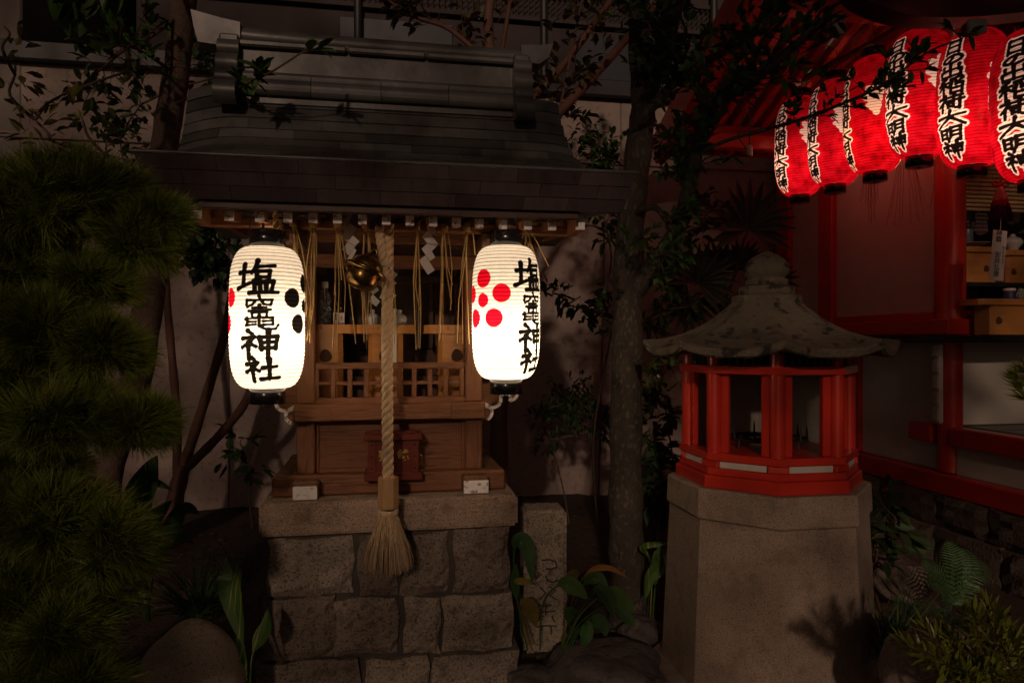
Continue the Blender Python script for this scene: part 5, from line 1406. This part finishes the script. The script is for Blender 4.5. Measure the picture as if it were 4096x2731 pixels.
# ---------------------------------------------------------------- multi-stem tree against the wall
b = P(690, 2137, 5.42); b.z = 0.03
t = tree("multi_stem_tree", "dark multi-stemmed small tree splitting low against the plaster wall", "tree", b)
Zs = 5.42
limb(t, b, [b, P(690,2050,Zs), P(708,1960,Zs), P(735,1860,Zs)], .075, .055, BARKR, "trunk", n=12)
S1 = limb(t, b, [P(712,1950,Zs), P(708,1800,Zs), P(706,1650,Zs), P(690,1450,Zs), P(668,1200,Zs), P(655,950,Zs)], .036, .026, BARKR, "stem")
S2 = limb(t, b, [P(730,1880,Zs), P(775,1740,Zs), P(835,1550,Zs), P(900,1330,Zs), P(940,1100,Zs)], .042, .03, BARKR, "stem")
S3 = limb(t, b, [P(735,1880,Zs), P(810,1810,Zs), P(900,1715,Zs), P(985,1600,Zs), P(1040,1420,Zs), P(1060,1200,Zs)], .038, .028, BARKR, "stem")
tw = []
for (px, py, n_) in ((850,920,16), (790,1000,16), (880,1010,14), (760,900,12)):
    for _ in range(n_):
        q = P(px+random.uniform(-60,60), py+random.uniform(-50,50), 4.3); dd = Vector((random.gauss(0,1), random.gauss(0,.5), random.gauss(-.4,.5))).normalized()*.12
        tw.append([q, q+dd*.5, q+dd*.8, q+dd])
limb(t, b, [P(655,950,Zs), P(720,860,5.0), P(800,880,4.5), P(880,970,4.3)], .012, .005, BARKR, n=6)
twigmesh(t, b, tw, .002)
pos, d = spray(tw, .07, .07); d[:,2] -= .5
leaf_cloud("foliage", pos, d, rng.uniform(.05,.09,len(pos)), rng.uniform(.04,.065,len(pos)), LDK, t, b)
# ---------------------------------------------------------------- shrubs
def shrub(name, label, base, blobs, m, leafL, leafW, density, stems=None, stemm=None, cat="shrub", droop=.3, group=None):
    """blobs: (px,py,Z,rx_px,ry_px,depth)"""
    t = thing(name, label, cat, base, 0, group)
    stemm = stemm or TWIG
    pos = []; d = []; tw = []; done = []
    for (px, py, Z, rx, ry, dp) in sorted(blobs, key=lambda q: -q[1]):
        c = P(px, py, Z); RX, RZ = rx/F*Z, ry/F*Z
        n_ = int(density*rx*ry/10000)
        for _ in range(n_):
            v = Vector((random.gauss(0,1), random.gauss(0,1), random.gauss(0,1))).normalized()*random.random()**.4
            q = c+Vector((v.x*RX, v.y*dp, v.z*RZ))
            dd = Vector((v.x+random.gauss(0,.6), v.y-.2+random.gauss(0,.6), v.z*.6+random.gauss(0,.5)))
            for k in range(3):
                pos.append(V3(q+Vector((random.gauss(0,.012), random.gauss(0,.012), random.gauss(0,.012))))); d.append(V3(dd+Vector((random.gauss(0,.5), random.gauss(0,.5), random.gauss(0,.4)))))
            tw.append([q, q.lerp(c, .2), q.lerp(c, .4), q.lerp(c+Vector((0,0,-RZ*.6)), .6)])
        low = [o for o in done if o.z < c.z]
        s0 = min(low, key=lambda o: (o-c).length) if low else Vector(base)
        MB().tube(rel(catmull([s0, s0.lerp(c, .5)+Vector((random.gauss(0,.05), random.gauss(0,.03), 0)), c, c+Vector((random.gauss(0,.02),0,RZ*.4))], 4), base), [.008]*4+[.006]*4+[.004]*4+[.003], n=6).build("stem", stemm, t)
        done.append(c)
    n = len(pos)
    leaf_cloud("foliage", np.array(pos), np.array(d), rng.uniform(*leafL, n), rng.uniform(*leafW, n), m, t, base, droop=droop)
    twigmesh(t, base, tw[::3], .0018, stemm)
    return t
gr = lambda px, Z: Vector(((px-CX)/F*Z, Z, 0.0))
# aucuba with yellow-speckled leaves
am, ant, ab = newmat("speckled_aucuba_leaf"); AL = ant.links.new
atc = N(ant, "ShaderNodeTexCoord"); av = N(ant, "ShaderNodeTexNoise"); av.inputs["Scale"].default_value = 130; av.inputs["Detail"].default_value = 2; AL(atc.outputs[3], av.inputs[0])
AL(ramp(ant, av.outputs[0], [(.56, (.022,.055,.016)), (.62, (.33,.27,.03))]), ab.inputs["Base Color"]); ab.inputs["Roughness"].default_value = .35
shrub("aucuba_shrub", "aucuba shrub with yellow-speckled leaves between trunk and stone lantern", gr(2680, 4.5), [(2690,1245,4.4,75,45,.12),(2760,1225,4.35,60,45,.1),(2600,1290,4.45,60,60,.12),(2640,1440,4.45,80,60,.12),(2610,1560,4.4,60,80,.12),(2660,1620,4.5,60,80,.12)], am, (.06,.10), (.028,.045), 52)
shrub("broadleaf_shrub", "dark glossy broadleaf shrub low between trunk and stone lantern", gr(2640, 4.35), [(2620,1860,4.25,80,110,.15),(2640,1980,4.2,70,90,.15),(2600,1740,4.3,60,70,.12)], LDK, (.08,.13), (.035,.05), 36)
shrub("nandina_shrub", "feathery dark nandina shrub standing before the plaster wall", gr(2280, 5.6), [(2290,1560,5.5,110,60,.15),(2220,1660,5.5,110,70,.15),(2340,1650,5.5,120,90,.15),(2430,1700,5.5,70,90,.12),(2200,1760,5.5,70,40,.1),(2260,1610,5.5,120,70,.1)], LDK, (.06,.10), (.016,.026), 60, droop=.7)
shrub("camellia_shrub", "camellia shrub with dark leaf sprays between plum-marked lantern and trunk", gr(2400, 5.2), [(2210,1170,4.5,80,35,.1),(2300,1200,4.5,80,40,.12),(2380,1240,4.5,80,60,.12),(2420,1160,4.5,70,40,.12),(2450,1300,4.5,60,40,.1),(2260,890,4.6,80,30,.1),(2380,870,4.6,70,50,.12),(2430,930,4.6,50,50,.1)], LDK, (.06,.10), (.028,.045), 34)
shrub("maple_shrub", "dark fine-leaved shrub rising behind the roof corner beside the trunk", gr(2390, 5.5), [(2330,500,5.0,70,60,.15),(2390,600,5.0,90,60,.15),(2300,640,5.0,90,50,.15),(2420,690,5.0,70,50,.12),(2370,540,5.0,80,60,.15)], LDK, (.05,.09), (.020,.032), 26)
shrub("rust_leaved_shrub", "rusty brown leaved shrub hanging behind the forked limb", gr(2760, 5.4), [(2820,870,5.0,90,60,.15),(2770,800,5.0,80,60,.15),(2880,880,5.0,60,50,.12),(2700,620,5.0,90,80,.15),(2650,560,5.1,90,90,.15),(2740,930,5.0,80,50,.12)], LB, (.06,.10), (.03,.045), 30)
shrub("yellowing_shrub", "yellowing sparse leafy shrub above the pine crown", gr(180, 3.4), [(140,480,3.2,110,80,.12),(250,380,3.3,110,70,.12),(330,480,3.2,90,90,.12),(60,300,3.1,60,120,.1),(420,620,3.3,70,60,.1),(200,560,3.1,120,60,.12),(520,280,3.5,90,50,.1),(40,140,3.0,50,80,.08)], LY, (.05,.09), (.020,.034), 7)
shrub("dark_hedge_shrub", "dense dark evergreen shrub filling the gap behind the tall trunk", gr(450, 5.4), [(480,560,5.2,140,120,.2),(560,420,5.2,120,100,.2),(880,300,5.4,110,140,.2),(350,420,5.2,140,120,.2),(820,180,5.4,120,100,.2),(520,880,5.0,90,110,.15),(560,760,5.0,90,100,.15)], LDK, (.06,.11), (.03,.05), 18)
shrub("broadleaf_shrub", "small dark shrub against the wall between the multi-stemmed tree and the pedestal", gr(1010, 5.6), [(960,1770,5.4,90,50,.12),(1000,1880,5.4,60,60,.12),(930,1830,5.4,60,40,.1)], LDK, (.09,.15), (.045,.07), 16)
shrub("broadleaf_shrub", "dark leafy shrub behind the granite pillar near the hall foundation", gr(3520, 3.9), [(3530,2020,3.75,60,90,.12),(3560,2110,3.7,70,80,.12),(3510,2200,3.7,40,70,.1)], LDK, (.08,.13), (.035,.05), 22)
shrub("broadleaf_shrub", "speckled broadleaf plant peeping between pine boughs", gr(120, 3.2), [(60,1880,2.9,60,40,.08),(160,1870,2.9,70,45,.08),(300,1930,2.9,40,30,.06)], am, (.10,.14), (.05,.07), 18)
# ---------------------------------------------------------------- windmill palm
b = gr(2900, 5.9); t = thing("windmill_palm", "windmill palm with dark fan fronds between aucuba and red hall", "palm", b)
MB().tube(rel([b, P(2905,1700,5.9), P(2910,1400,5.9), P(2900,1200,5.9)], b), [.07,.065,.06,.05], n=10).build("trunk", BARKD, t)
LP = leafmat("palm_frond", (.022,.038,.016), (.03,.05,.02), island=.3, trans=.08)
for (px, py, ang, rad_px, Z) in ((2990,920,90,215,5.5),(2790,1130,60,180,5.5),(2700,1080,110,150,5.7),(3080,1130,100,140,5.6),(2880,1080,120,140,5.8),(2960,1060,60,120,5.7),(2760,1190,230,160,5.6)):
    c = P(px, py, Z)-b; Rm = rad_px/F*Z
    st = MB().tube([P(2905,1200,5.9)-b, (P(2905,1200,5.9)-b).lerp(c, .6)+Vector((0,-.05,.05)), c], .008, n=6)
    fo = MB()
    for k in range(17):
        a = R(ang-115+230*k/16+random.uniform(-3,3)); L_ = Rm*(1-.18*abs(k-8)/8)*random.uniform(.92,1.05)
        dd = Vector((math.cos(a), -.18+random.uniform(-.1,.1), math.sin(a))); sd_ = Vector((-math.sin(a), 0, math.cos(a)))*.030*Rm/.35
        tip = c+dd*L_+Vector((0,0,-.10*L_*abs(math.cos(a))))
        md = c+dd*L_*.55
        fo.add([c, md-sd_, md+Vector((0,.01,0)), md+sd_, tip], [(0,1,2),(0,2,3),(1,4,2),(2,4,3)])
    o = fo.build("frond", LP, t); st.build("frond_stalk", TWIG, t)
# ---------------------------------------------------------------- blades: aspidistra, lily-turf
def blade(base, pts, width, m, t, origin, name="leaf", fold=.42, n=12, stalk=.25, label=None):
    pts = catmull(pts, n); N_ = len(pts); vs = []; fs = []
    for i, p in enumerate(pts):
        t_ = i/(N_-1); tg = (pts[min(i+1,N_-1)]-pts[max(i-1,0)]).normalized()
        view = Vector((0,-1,.35)); sd_ = tg.cross(view).normalized()
        w = width*.5*(0.10 if t_ < stalk else max(.01, math.sin(math.pi*min(1, ((t_-stalk)/(1-stalk))**.8))**1.05))
        nr = sd_.cross(tg)
        q = p-Vector(origin)
        vs += [q-sd_*w+nr*w*fold, q, q+sd_*w+nr*w*fold]
    for i in range(N_-1): k = i*3; fs += [(k,k+1,k+4,k+3),(k+1,k+2,k+5,k+4)]
    return MB().add(vs, fs, False).build(name, m, t, label)
ASP = leafmat("aspidistra_leaf", (.022,.060,.014), (.035,.08,.02), island=.3, rough=.55)
vm, vnt, vb = newmat("cream_striped_leaf"); VL = vnt.links.new
vtc = N(vnt, "ShaderNodeTexCoord"); vmp = N(vnt, "ShaderNodeMapping"); vmp.inputs[3].default_value = (70,1,1.2); VL(vtc.outputs[3], vmp.inputs[0])
vno = N(vnt, "ShaderNodeTexNoise"); vno.inputs["Scale"].default_value = 1.6; vno.inputs["Detail"].default_value = 1; VL(vmp.outputs[0], vno.inputs[0])
VL(ramp(vnt, vno.outputs[0], [(.60, (.045,.105,.018)), (.66, (.26,.24,.07))]), vb.inputs["Base Color"]); vb.inputs["Roughness"].default_value = .4
b = gr(985, 2.62); t = thing("variegated_aspidistra", "broad cream-striped leaves standing against the pedestal corner", "plant", b)
for pts, w in (([(985,2700),(978,2600),(925,2360),(930,2290),(905,2225)], .10), ([(1000,2731),(1010,2620),(1040,2560),(1065,2500),(1070,2435)], .062), ([(990,2720),(970,2650),(960,2590),(948,2500)], .03)):
    blade(b, [P(px, py, 2.55+.05*k) for k, (px, py) in enumerate(pts)][::1], w*.92, vm, t, b, stalk=.28)
b = gr(600, 3.7); t = thing("aspidistra_clump", "clump of broad dark green upright leaves behind the pine", "plant", b)
for pts, w in (([(600,2480),(585,2300),(560,2050),(610,1900),(632,1820)], .17), ([(580,2480),(560,2250),(590,2130),(640,2060),(690,2000)], .12), ([(590,2470),(620,2280),(660,2170),(740,2040),(800,2055)], .10), ([(575,2470),(540,2300),(525,2200),(535,2100)], .09), ([(600,2470),(560,2200),(630,2140),(700,2130),(780,2175)], .07), ([(585,2480),(520,2150),(490,2050),(470,1950)], .05), ([(590,2470),(560,2330),(555,2230),(565,2150)], .10), ([(585,2470),(480,2180),(540,2000),(620,1935),(690,1960)], .06)):
    blade(b, [P(px, py, 3.55-.06*k) for k, (px, py) in enumerate(pts)], w, ASP, t, b)
b = gr(2140, 3.1); t = thing("aspidistra_clump", "aspidistra clump with green and yellowing leaves around the stone post", "plant", b)
YL = leafmat("yellowed_leaf", (.20,.15,.025), (.15,.10,.02), island=.2); BR = leafmat("browned_leaf", (.24,.09,.025), (.18,.07,.02), island=.2)
for pts, w, m_ in (([(2110,2600),(2060,2350),(2060,2180),(2105,2180),(2130,2330)], .085, ASP), ([(2100,2600),(2075,2450),(2060,2330),(2065,2250)], .05, ASP), ([(2160,2600),(2170,2420),(2240,2335),(2300,2350),(2352,2395)], .085, LG), ([(2250,2590),(2300,2480),(2380,2365),(2430,2390),(2455,2470)], .085, ASP), ([(2260,2590),(2320,2460),(2430,2365),(2490,2400),(2545,2440)], .075, LG), ([(2240,2590),(2290,2440),(2340,2330),(2395,2310),(2430,2345)], .06, ASP), ([(2280,2590),(2330,2500),(2370,2470),(2410,2500),(2424,2545)], .075, ASP), ([(2270,2590),(2310,2520),(2350,2490),(2340,2550),(2325,2580)], .07, ASP), ([(2130,2600),(2095,2480),(2090,2420),(2125,2440),(2145,2510)], .085, YL), ([(2120,2600),(2070,2400),(2060,2330),(2100,2325),(2132,2335)], .035, YL), ([(2250,2590),(2290,2400),(2350,2290),(2430,2270),(2512,2310)], .03, BR), ([(2250,2590),(2265,2420),(2290,2310),(2320,2290)], .07, LY), ([(2250,2600),(2330,2480),(2440,2420),(2510,2470),(2540,2510)], .06, ASP), ([(2300,2600),(2280,2520),(2280,2450),(2310,2440)], .06, ASP)):
    blade(b, [P(px, py, 3.12-.03*k) for k, (px, py) in enumerate(pts)], w*.85, m_, t, b, stalk=.46)
b = gr(2590, 3.8); t = thing("striped_aspidistra", "cream-striped drooping leaves tucked behind the granite pillar", "plant", b)
for pts, w in (([(2600,2480),(2610,2330),(2640,2270),(2600,2310),(2580,2400)], .075), ([(2610,2480),(2625,2300),(2650,2220),(2660,2290)], .09), ([(2590,2480),(2600,2250),(2570,2190),(2640,2175),(2680,2170)], .03)):
    blade(b, [P(px, py, 3.6-.03*k) for k, (px, py) in enumerate(pts)], w, vm, t, b)
def grass_clump(name, label, b, n, L, w, m, cat="grass clump", lean=(0,-.3), spread=1.0, droop=.55):
    t = thing(name, label, cat, b)
    vs = []; fs = []
    for i in range(n):
        a = random.uniform(0, 6.283); e = random.uniform(.15, 1.0)*spread; l = L*random.uniform(.55, 1.1)
        d = Vector((math.cos(a)*e+lean[0], math.sin(a)*e+lean[1], 1.0)).normalized(); o0 = Vector((random.gauss(0,.03), random.gauss(0,.03), 0))
        sd_ = d.cross(Vector((0,-1,.2))).normalized(); k0 = len(vs); S = 7
        for j in range(S+1):
            u = j/S; p = o0+d*l*u+Vector((d.x, d.y, 0))*l*.25*u*u+Vector((0,0,-droop*l*e*u*u*.9))
            ww = w*.5*(1-u)**.5*(1 if u > 0 else .7)
            vs += [p-sd_*ww, p+sd_*ww]
        for j in range(S): k = k0+j*2; fs.append((k,k+1,k+3,k+2))
    MB().add(vs, fs, True).build("blades", m, t, kind="stuff"); return t
GR = leafmat("lily_turf_blade", (.05,.10,.028), (.08,.13,.04), island=.5, rough=.4)
grass_clump("lily_turf", "arching lily-turf grass clump behind the round boulder", G(800, 2470, 0)+Vector((0,.0,0)), 150, .46, .010, GR)
grass_clump("lily_turf", "wispy thin grass tuft at the pedestal side above the striped leaves", P(960, 2330, 3.0), 34, .26, .005, GR, droop=.5)
grass_clump("sedge_clump", "loose sedge clump at the foot of the granite pillar and ferns", P(3560, 2640, 2.9), 90, .42, .008, leafmat("sedge_blade", (.10,.12,.03), (.06,.09,.025), island=.5), lean=(.1,-.2))
grass_clump("dry_grass", "dry straw-coloured grass wisps beside the granite pillar foot", P(3530, 2760, 2.7), 50, .22, .004, leafmat("dry_blade", (.22,.14,.07), (.16,.10,.05), island=.3), lean=(.3,-.2))
# ---------------------------------------------------------------- ferns
FERN = leafmat("fern_pinna", (.05,.12,.035), (.07,.15,.05), island=.3, rough=.5); FERN2 = leafmat("blue_green_fern", (.03,.09,.05), (.045,.11,.07), island=.3, rough=.5)
def fern(label, base, fronds, m, name="fern"):
    t = thing(name, label, "fern", base)
    for (tip, bow, L) in fronds:
        pts = catmull([Vector(base), Vector(base).lerp(tip, .5)+Vector(bow), Vector(tip)], 11); N_ = len(pts); mb = MB()
        mb.tube(rel(pts, base), [lerp(.0022,.0006,i/(N_-1)) for i in range(N_)], n=4)
        for i in range(3, N_):
            u = i/(N_-1); tg = (pts[min(i+1,N_-1)]-pts[i-1]).normalized(); l = L*math.sin(math.pi*(u*.9+.10))**.8*(1 if u < .92 else .4)
            for sg in (-1, 1):
                s_ = (tg.cross(Vector((0,-.8,.6)))*sg+tg*.35).normalized()
                q = pts[i]-Vector(base); hw_ = (pts[i]-pts[i-1]).length*.30
                K = 5; prev = None
                for k in range(K+1):                                 # toothed pinna
                    f_ = k/K; c0 = q+s_*l*f_+Vector((0,-.004,-.10*l*f_*f_)); wv = tg*hw_*(1-f_)**.6*(1.25 if k % 2 else .8)
                    cur = (c0-wv, c0+wv)
                    if prev: mb.add([prev[0], prev[1], cur[1], cur[0]], [(0,1,2,3)])
                    prev = cur
        mb.build("frond", m, t)
b = P(3800, 2440, 3.5)
fern("tall green fern with arching fronds before the hall foundation", b, [(P(3790,2160,3.5), (.0,-.05,.06), .085), (P(3850,2190,3.55), (.02,-.03,.08), .09), (P(3680,2260,3.4), (.0,-.03,.09), .08), (P(3900,2330,3.5), (.0,-.03,.08), .08), (P(3700,2330,3.3), (.0,-.03,.07), .075), (P(3950,2260,3.6), (.0,-.02,.08), .08)], FERN)
b = P(3720, 2560, 3.1)
fern("blue-green low fern spreading before the tall fern", b, [(P(3560,2400,3.0), (.0,-.03,.06), .075), (P(3640,2450,2.9), (.0,-.02,.07), .075), (P(3800,2450,3.0), (.0,-.03,.06), .07), (P(3880,2500,2.9), (.0,-.03,.06), .07), (P(3530,2500,2.9), (.0,-.03,.06), .075), (P(3600,2560,2.75), (.0,-.03,.05), .07), (P(3760,2420,3.1), (0,0,.06), .07)], FERN2)
b = P(3640, 2300, 4.0)
fern("small fern growing out of the foundation joint", b, [(P(3570,2180,3.95), (.0,-.02,.05), .05), (P(3700,2160,4.0), (.0,-.02,.06), .06), (P(3640,2130,4.0), (.0,-.02,.04), .05), (P(3600,2240,3.9), (.0,-.02,.03), .045)], FERN)
b = P(3560, 2620, 2.75)
fern("yellow-green fern fronds leaning against the granite pillar", b, [(P(3530,2480,2.7), (.0,-.02,.05), .06), (P(3620,2500,2.7), (.0,-.02,.05), .06), (P(3500,2560,2.65), (.0,-.02,.04), .055), (P(3650,2570,2.6), (.0,-.02,.05), .06)], FERN)
# ---------------------------------------------------------------- podocarpus shrub, bottom right
PODO = leafmat("podocarpus_leaf", (.14,.17,.018), (.19,.20,.026), island=.5, rough=.45)
b = gr(3950, 1.95); t = thing("podocarpus_shrub", "yellow-green narrow-leaved shrub beside the ferns and mossy rock", "shrub", b)
tips = [(3610,2560),(3700,2510),(3760,2500),(3800,2540),(3860,2480),(3900,2450),(3960,2420),(3990,2470),(4020,2520),(4060,2560),(4090,2600),(3680,2600),(3740,2620),(3820,2620),(3900,2600),(3950,2560),(4000,2600),(4050,2650),(3860,2680),(3930,2660),(3990,2690),(4080,2700),(3800,2700),(4030,2730),(3900,2730)]
pos = []; d = []; tw = []
hub = P(3950, 2800, 1.95)
for (px, py) in tips:
    q = P(px, py, random.uniform(1.75, 2.05)); ax = (q-hub).normalized(); L_ = random.uniform(.10,.16)
    s0 = q-ax*L_
    tw.append([hub.lerp(s0, .2), hub.lerp(s0, .6)+Vector((0,0,-.01)), s0, q])
    for k in range(34):
        u = k/34; c = s0.lerp(q, u); a = k*2.4
        e1 = ax.cross(Vector((0,1,.1))).normalized(); e2 = ax.cross(e1)
        pos.append(V3(c)); d.append(V3(ax*lerp(.45,1.2,u)+(e1*math.cos(a)+e2*math.sin(a))*lerp(1.0,.45,u)))
leaf_cloud("foliage", np.array(pos), np.array(d), rng.uniform(.045,.08,len(pos)), rng.uniform(.007,.011,len(pos)), PODO, t, b, droop=.05, fold=.08)
twigmesh(t, b, tw, .004, BARKR)
# ---------------------------------------------------------------- pine
b = gr(-150, 2.35); t = thing("pine_tree", "shaggy pine with layered needle pads filling the dim side of the garden", "pine tree", b)
MB().tube(rel(catmull([b, P(-130,2300,2.4), P(-60,1800,2.45), P(-120,1300,2.4), P(20,900,2.4), P(120,780,2.4)], 5), b), [lerp(.075,.03,i/25) for i in range(26)], n=10).build("trunk", BARKD, t)
pads = [(300,810,2.25,330,190),(560,970,2.2,130,130),(90,830,2.25,240,180),(230,1330,2.2,230,150),(430,1400,2.15,130,110),(40,1290,2.25,200,140),(300,1680,2.15,260,130),(560,1700,2.1,110,90),(60,1650,2.2,200,140),(260,2090,2.1,230,150),(470,2180,2.05,120,140),(40,2080,2.15,200,160),(130,2420,2.1,190,160),(250,2540,2.0,130,130),(20,2560,2.1,160,160),(350,2740,1.95,120,60),(200,2720,2.0,200,100),(120,1080,2.3,240,130),(380,1130,2.25,150,90),(160,1490,2.25,220,110),(120,1870,2.3,200,110),(150,2270,2.2,220,120),(360,2380,2.1,140,110),(640,880,2.2,70,60)]
allv = []; 
for (px, py, Z, rx, ry) in pads:
    c = P(px, py, Z); RX, RZ = rx/F*Z, ry/F*Z; nt_ = int(70+rx*ry/165)
    hub = c+Vector((-RX*.35, .05, -RZ*.25))
    MB().tube(rel([P(-90, py+60, 2.4), hub.lerp(P(-90,py+60,2.4), .4)+Vector((0,0,-.02)), hub, c+Vector((RX*.4,0,-RZ*.2))], b), [.013,.010,.007,.003], n=6).build("bough", BARKD, t)
    V = []
    for _ in range(nt_):
        v = Vector((random.gauss(0,1), random.gauss(0,1), random.gauss(0,1))).normalized()
        if v.z < -.75: v.z *= -.5
        k = random.uniform(.45, .92)
        o0 = c+Vector((v.x*RX*k, v.y*RX*.75*k, v.z*RZ*k))
        ax = (Vector((v.x*.7+.45+random.gauss(0,.3), v.y*.6-.25+random.gauss(0,.3), v.z*.6+.22+random.gauss(0,.3)))).normalized()
        e1 = ax.cross(Vector((.3,.5,.8))).normalized(); e2 = ax.cross(e1)
        m_ = random.randint(34, 46); L_ = random.uniform(.085, .125)
        for q in range(m_):
            a = random.uniform(0, 6.283); s_ = random.uniform(.08, .62)
            dd = (ax+(e1*math.cos(a)+e2*math.sin(a))*s_).normalized(); l = L_*random.uniform(.75, 1.1)
            st = o0-ax*random.uniform(0, .05)
            side = dd.cross(Vector((random.gauss(0,.4), -1, random.gauss(0,.4)))).normalized()*.00105
            mid = st+dd*l*.55; tip = st+dd*l+Vector((0,0,-.006))
            V.append((st-side, st+side, mid+side*.9, tip, mid-side*.9))
    V = np.array([[tuple(x) for x in r_] for r_ in V]).reshape(-1,3)-np.array(b)
    n_ = len(V)//5; base = (np.arange(n_)*5)[:,None]
    f = (base[:,:,None]+np.array([[0,1,2],[0,2,4],[4,2,3]])[None]).reshape(-1,3)
    npmesh("needle_pad", V, f, NEED, t, kind="stuff")
# pine sprig at the right edge
b = P(4180, 1600, 2.1); t = thing("pine_sprig", "bright pine sprig poking in beside the white hall panel", "pine sprig", b)
V = []
for (px, py) in ((4075,1520),(4090,1560),(4110,1600),(4105,1490),(4130,1540)):
    q = P(px, py, 2.1); ax = Vector((-.6,-.1,.5)).normalized(); e1 = ax.cross(Vector((0,1,0))).normalized(); e2 = ax.cross(e1)
    for k in range(60):
        a = random.uniform(0, 6.283); s_ = random.uniform(.1,.8); dd = (ax+(e1*math.cos(a)+e2*math.sin(a))*s_).normalized(); l = random.uniform(.04,.07)
        side = dd.cross(Vector((0,-1,.2))).normalized()*.0012; st = q-b
        V.append((st-side, st+side, st+dd*l*.6+side, st+dd*l, st+dd*l*.6-side))
V = np.array([[tuple(x) for x in r_] for r_ in V]).reshape(-1,3); n_ = len(V)//5; base = (np.arange(n_)*5)[:,None]
npmesh("needles", V, (base[:,:,None]+np.array([[0,1,2],[0,2,4],[4,2,3]])[None]).reshape(-1,3), PODO, t, kind="stuff")
MB().tube([(0,0,0), P(4130,1570,2.1)-b, P(4080,1530,2.1)-b], [.006,.004,.002], n=6).build("twig", BARKR, t)
# ---------------------------------------------------------------- behind the camera: unseen leaf slabs with trunks, added to thin the sun
def shade_tree(label, x, slabs, leaf):
    b = Vector((x, -5.2, 0)); t = thing("added_shade_tree", label, "tree", b, 0, "added leaf slabs shading the scene")
    MB().tube([(0,0,-.05),(.05,0,.8),(0,.05,1.8),(.1,0,3.2),(.05,0,5.5),(0,0,7.5)], [.30,.22,.19,.16,.10,.04], n=14).build("trunk", BARKD, t)
    pos = []
    for (x0, x1, z0, z1, n_) in slabs:
        pos.append(np.stack([rng.uniform(x0, x1, n_), rng.uniform(-4.4, -3.0, n_), rng.uniform(z0, z1, n_)], -1))
        for k in range(3):
            e = Vector((random.uniform(x0, x1)-x, 1.5+random.uniform(-.5,.5), random.uniform(z0+.8, z1-.5)))
            MB().tube([(0.03,0,min(e.z*.6, 4)), (e.x*.5, e.y*.5, e.z*.75), e], [.07,.045,.012], n=6).build("branch", BARKD, t)
    pos = np.concatenate(pos); d = rng.normal(size=pos.shape)
    leaf_cloud("foliage", pos, d, rng.uniform(leaf*.7, leaf*1.3, len(pos)), rng.uniform(leaf*.35, leaf*.65, len(pos)), LDK, t, b)
shade_tree("added unseen shade tree with loose leaf slabs thinning sun on the shrine", -7.5, [(-8.0, -2.2, 1.7, 9, 7500), (-2.2, .15, 1.7, 5.2, 950), (-2.2, .15, 5.2, 9, 700), (.15, 1.2, 1.7, 4.4, 270), (.15, 1.2, 4.4, 7, 1500)], .17)
shade_tree("added unseen shade tree with dense leaf slabs keeping sun off the hall", 4.6, [(1.2, 2.5, 3.4, 9, 2130), (3.3, 7.0, 3.4, 9, 6050), (2.5, 3.3, 5.6, 9, 800), (2.5, 3.3, 3.4, 5.6, 90), (1.2, 7.0, 1.5, 3.3, 300)], .26)
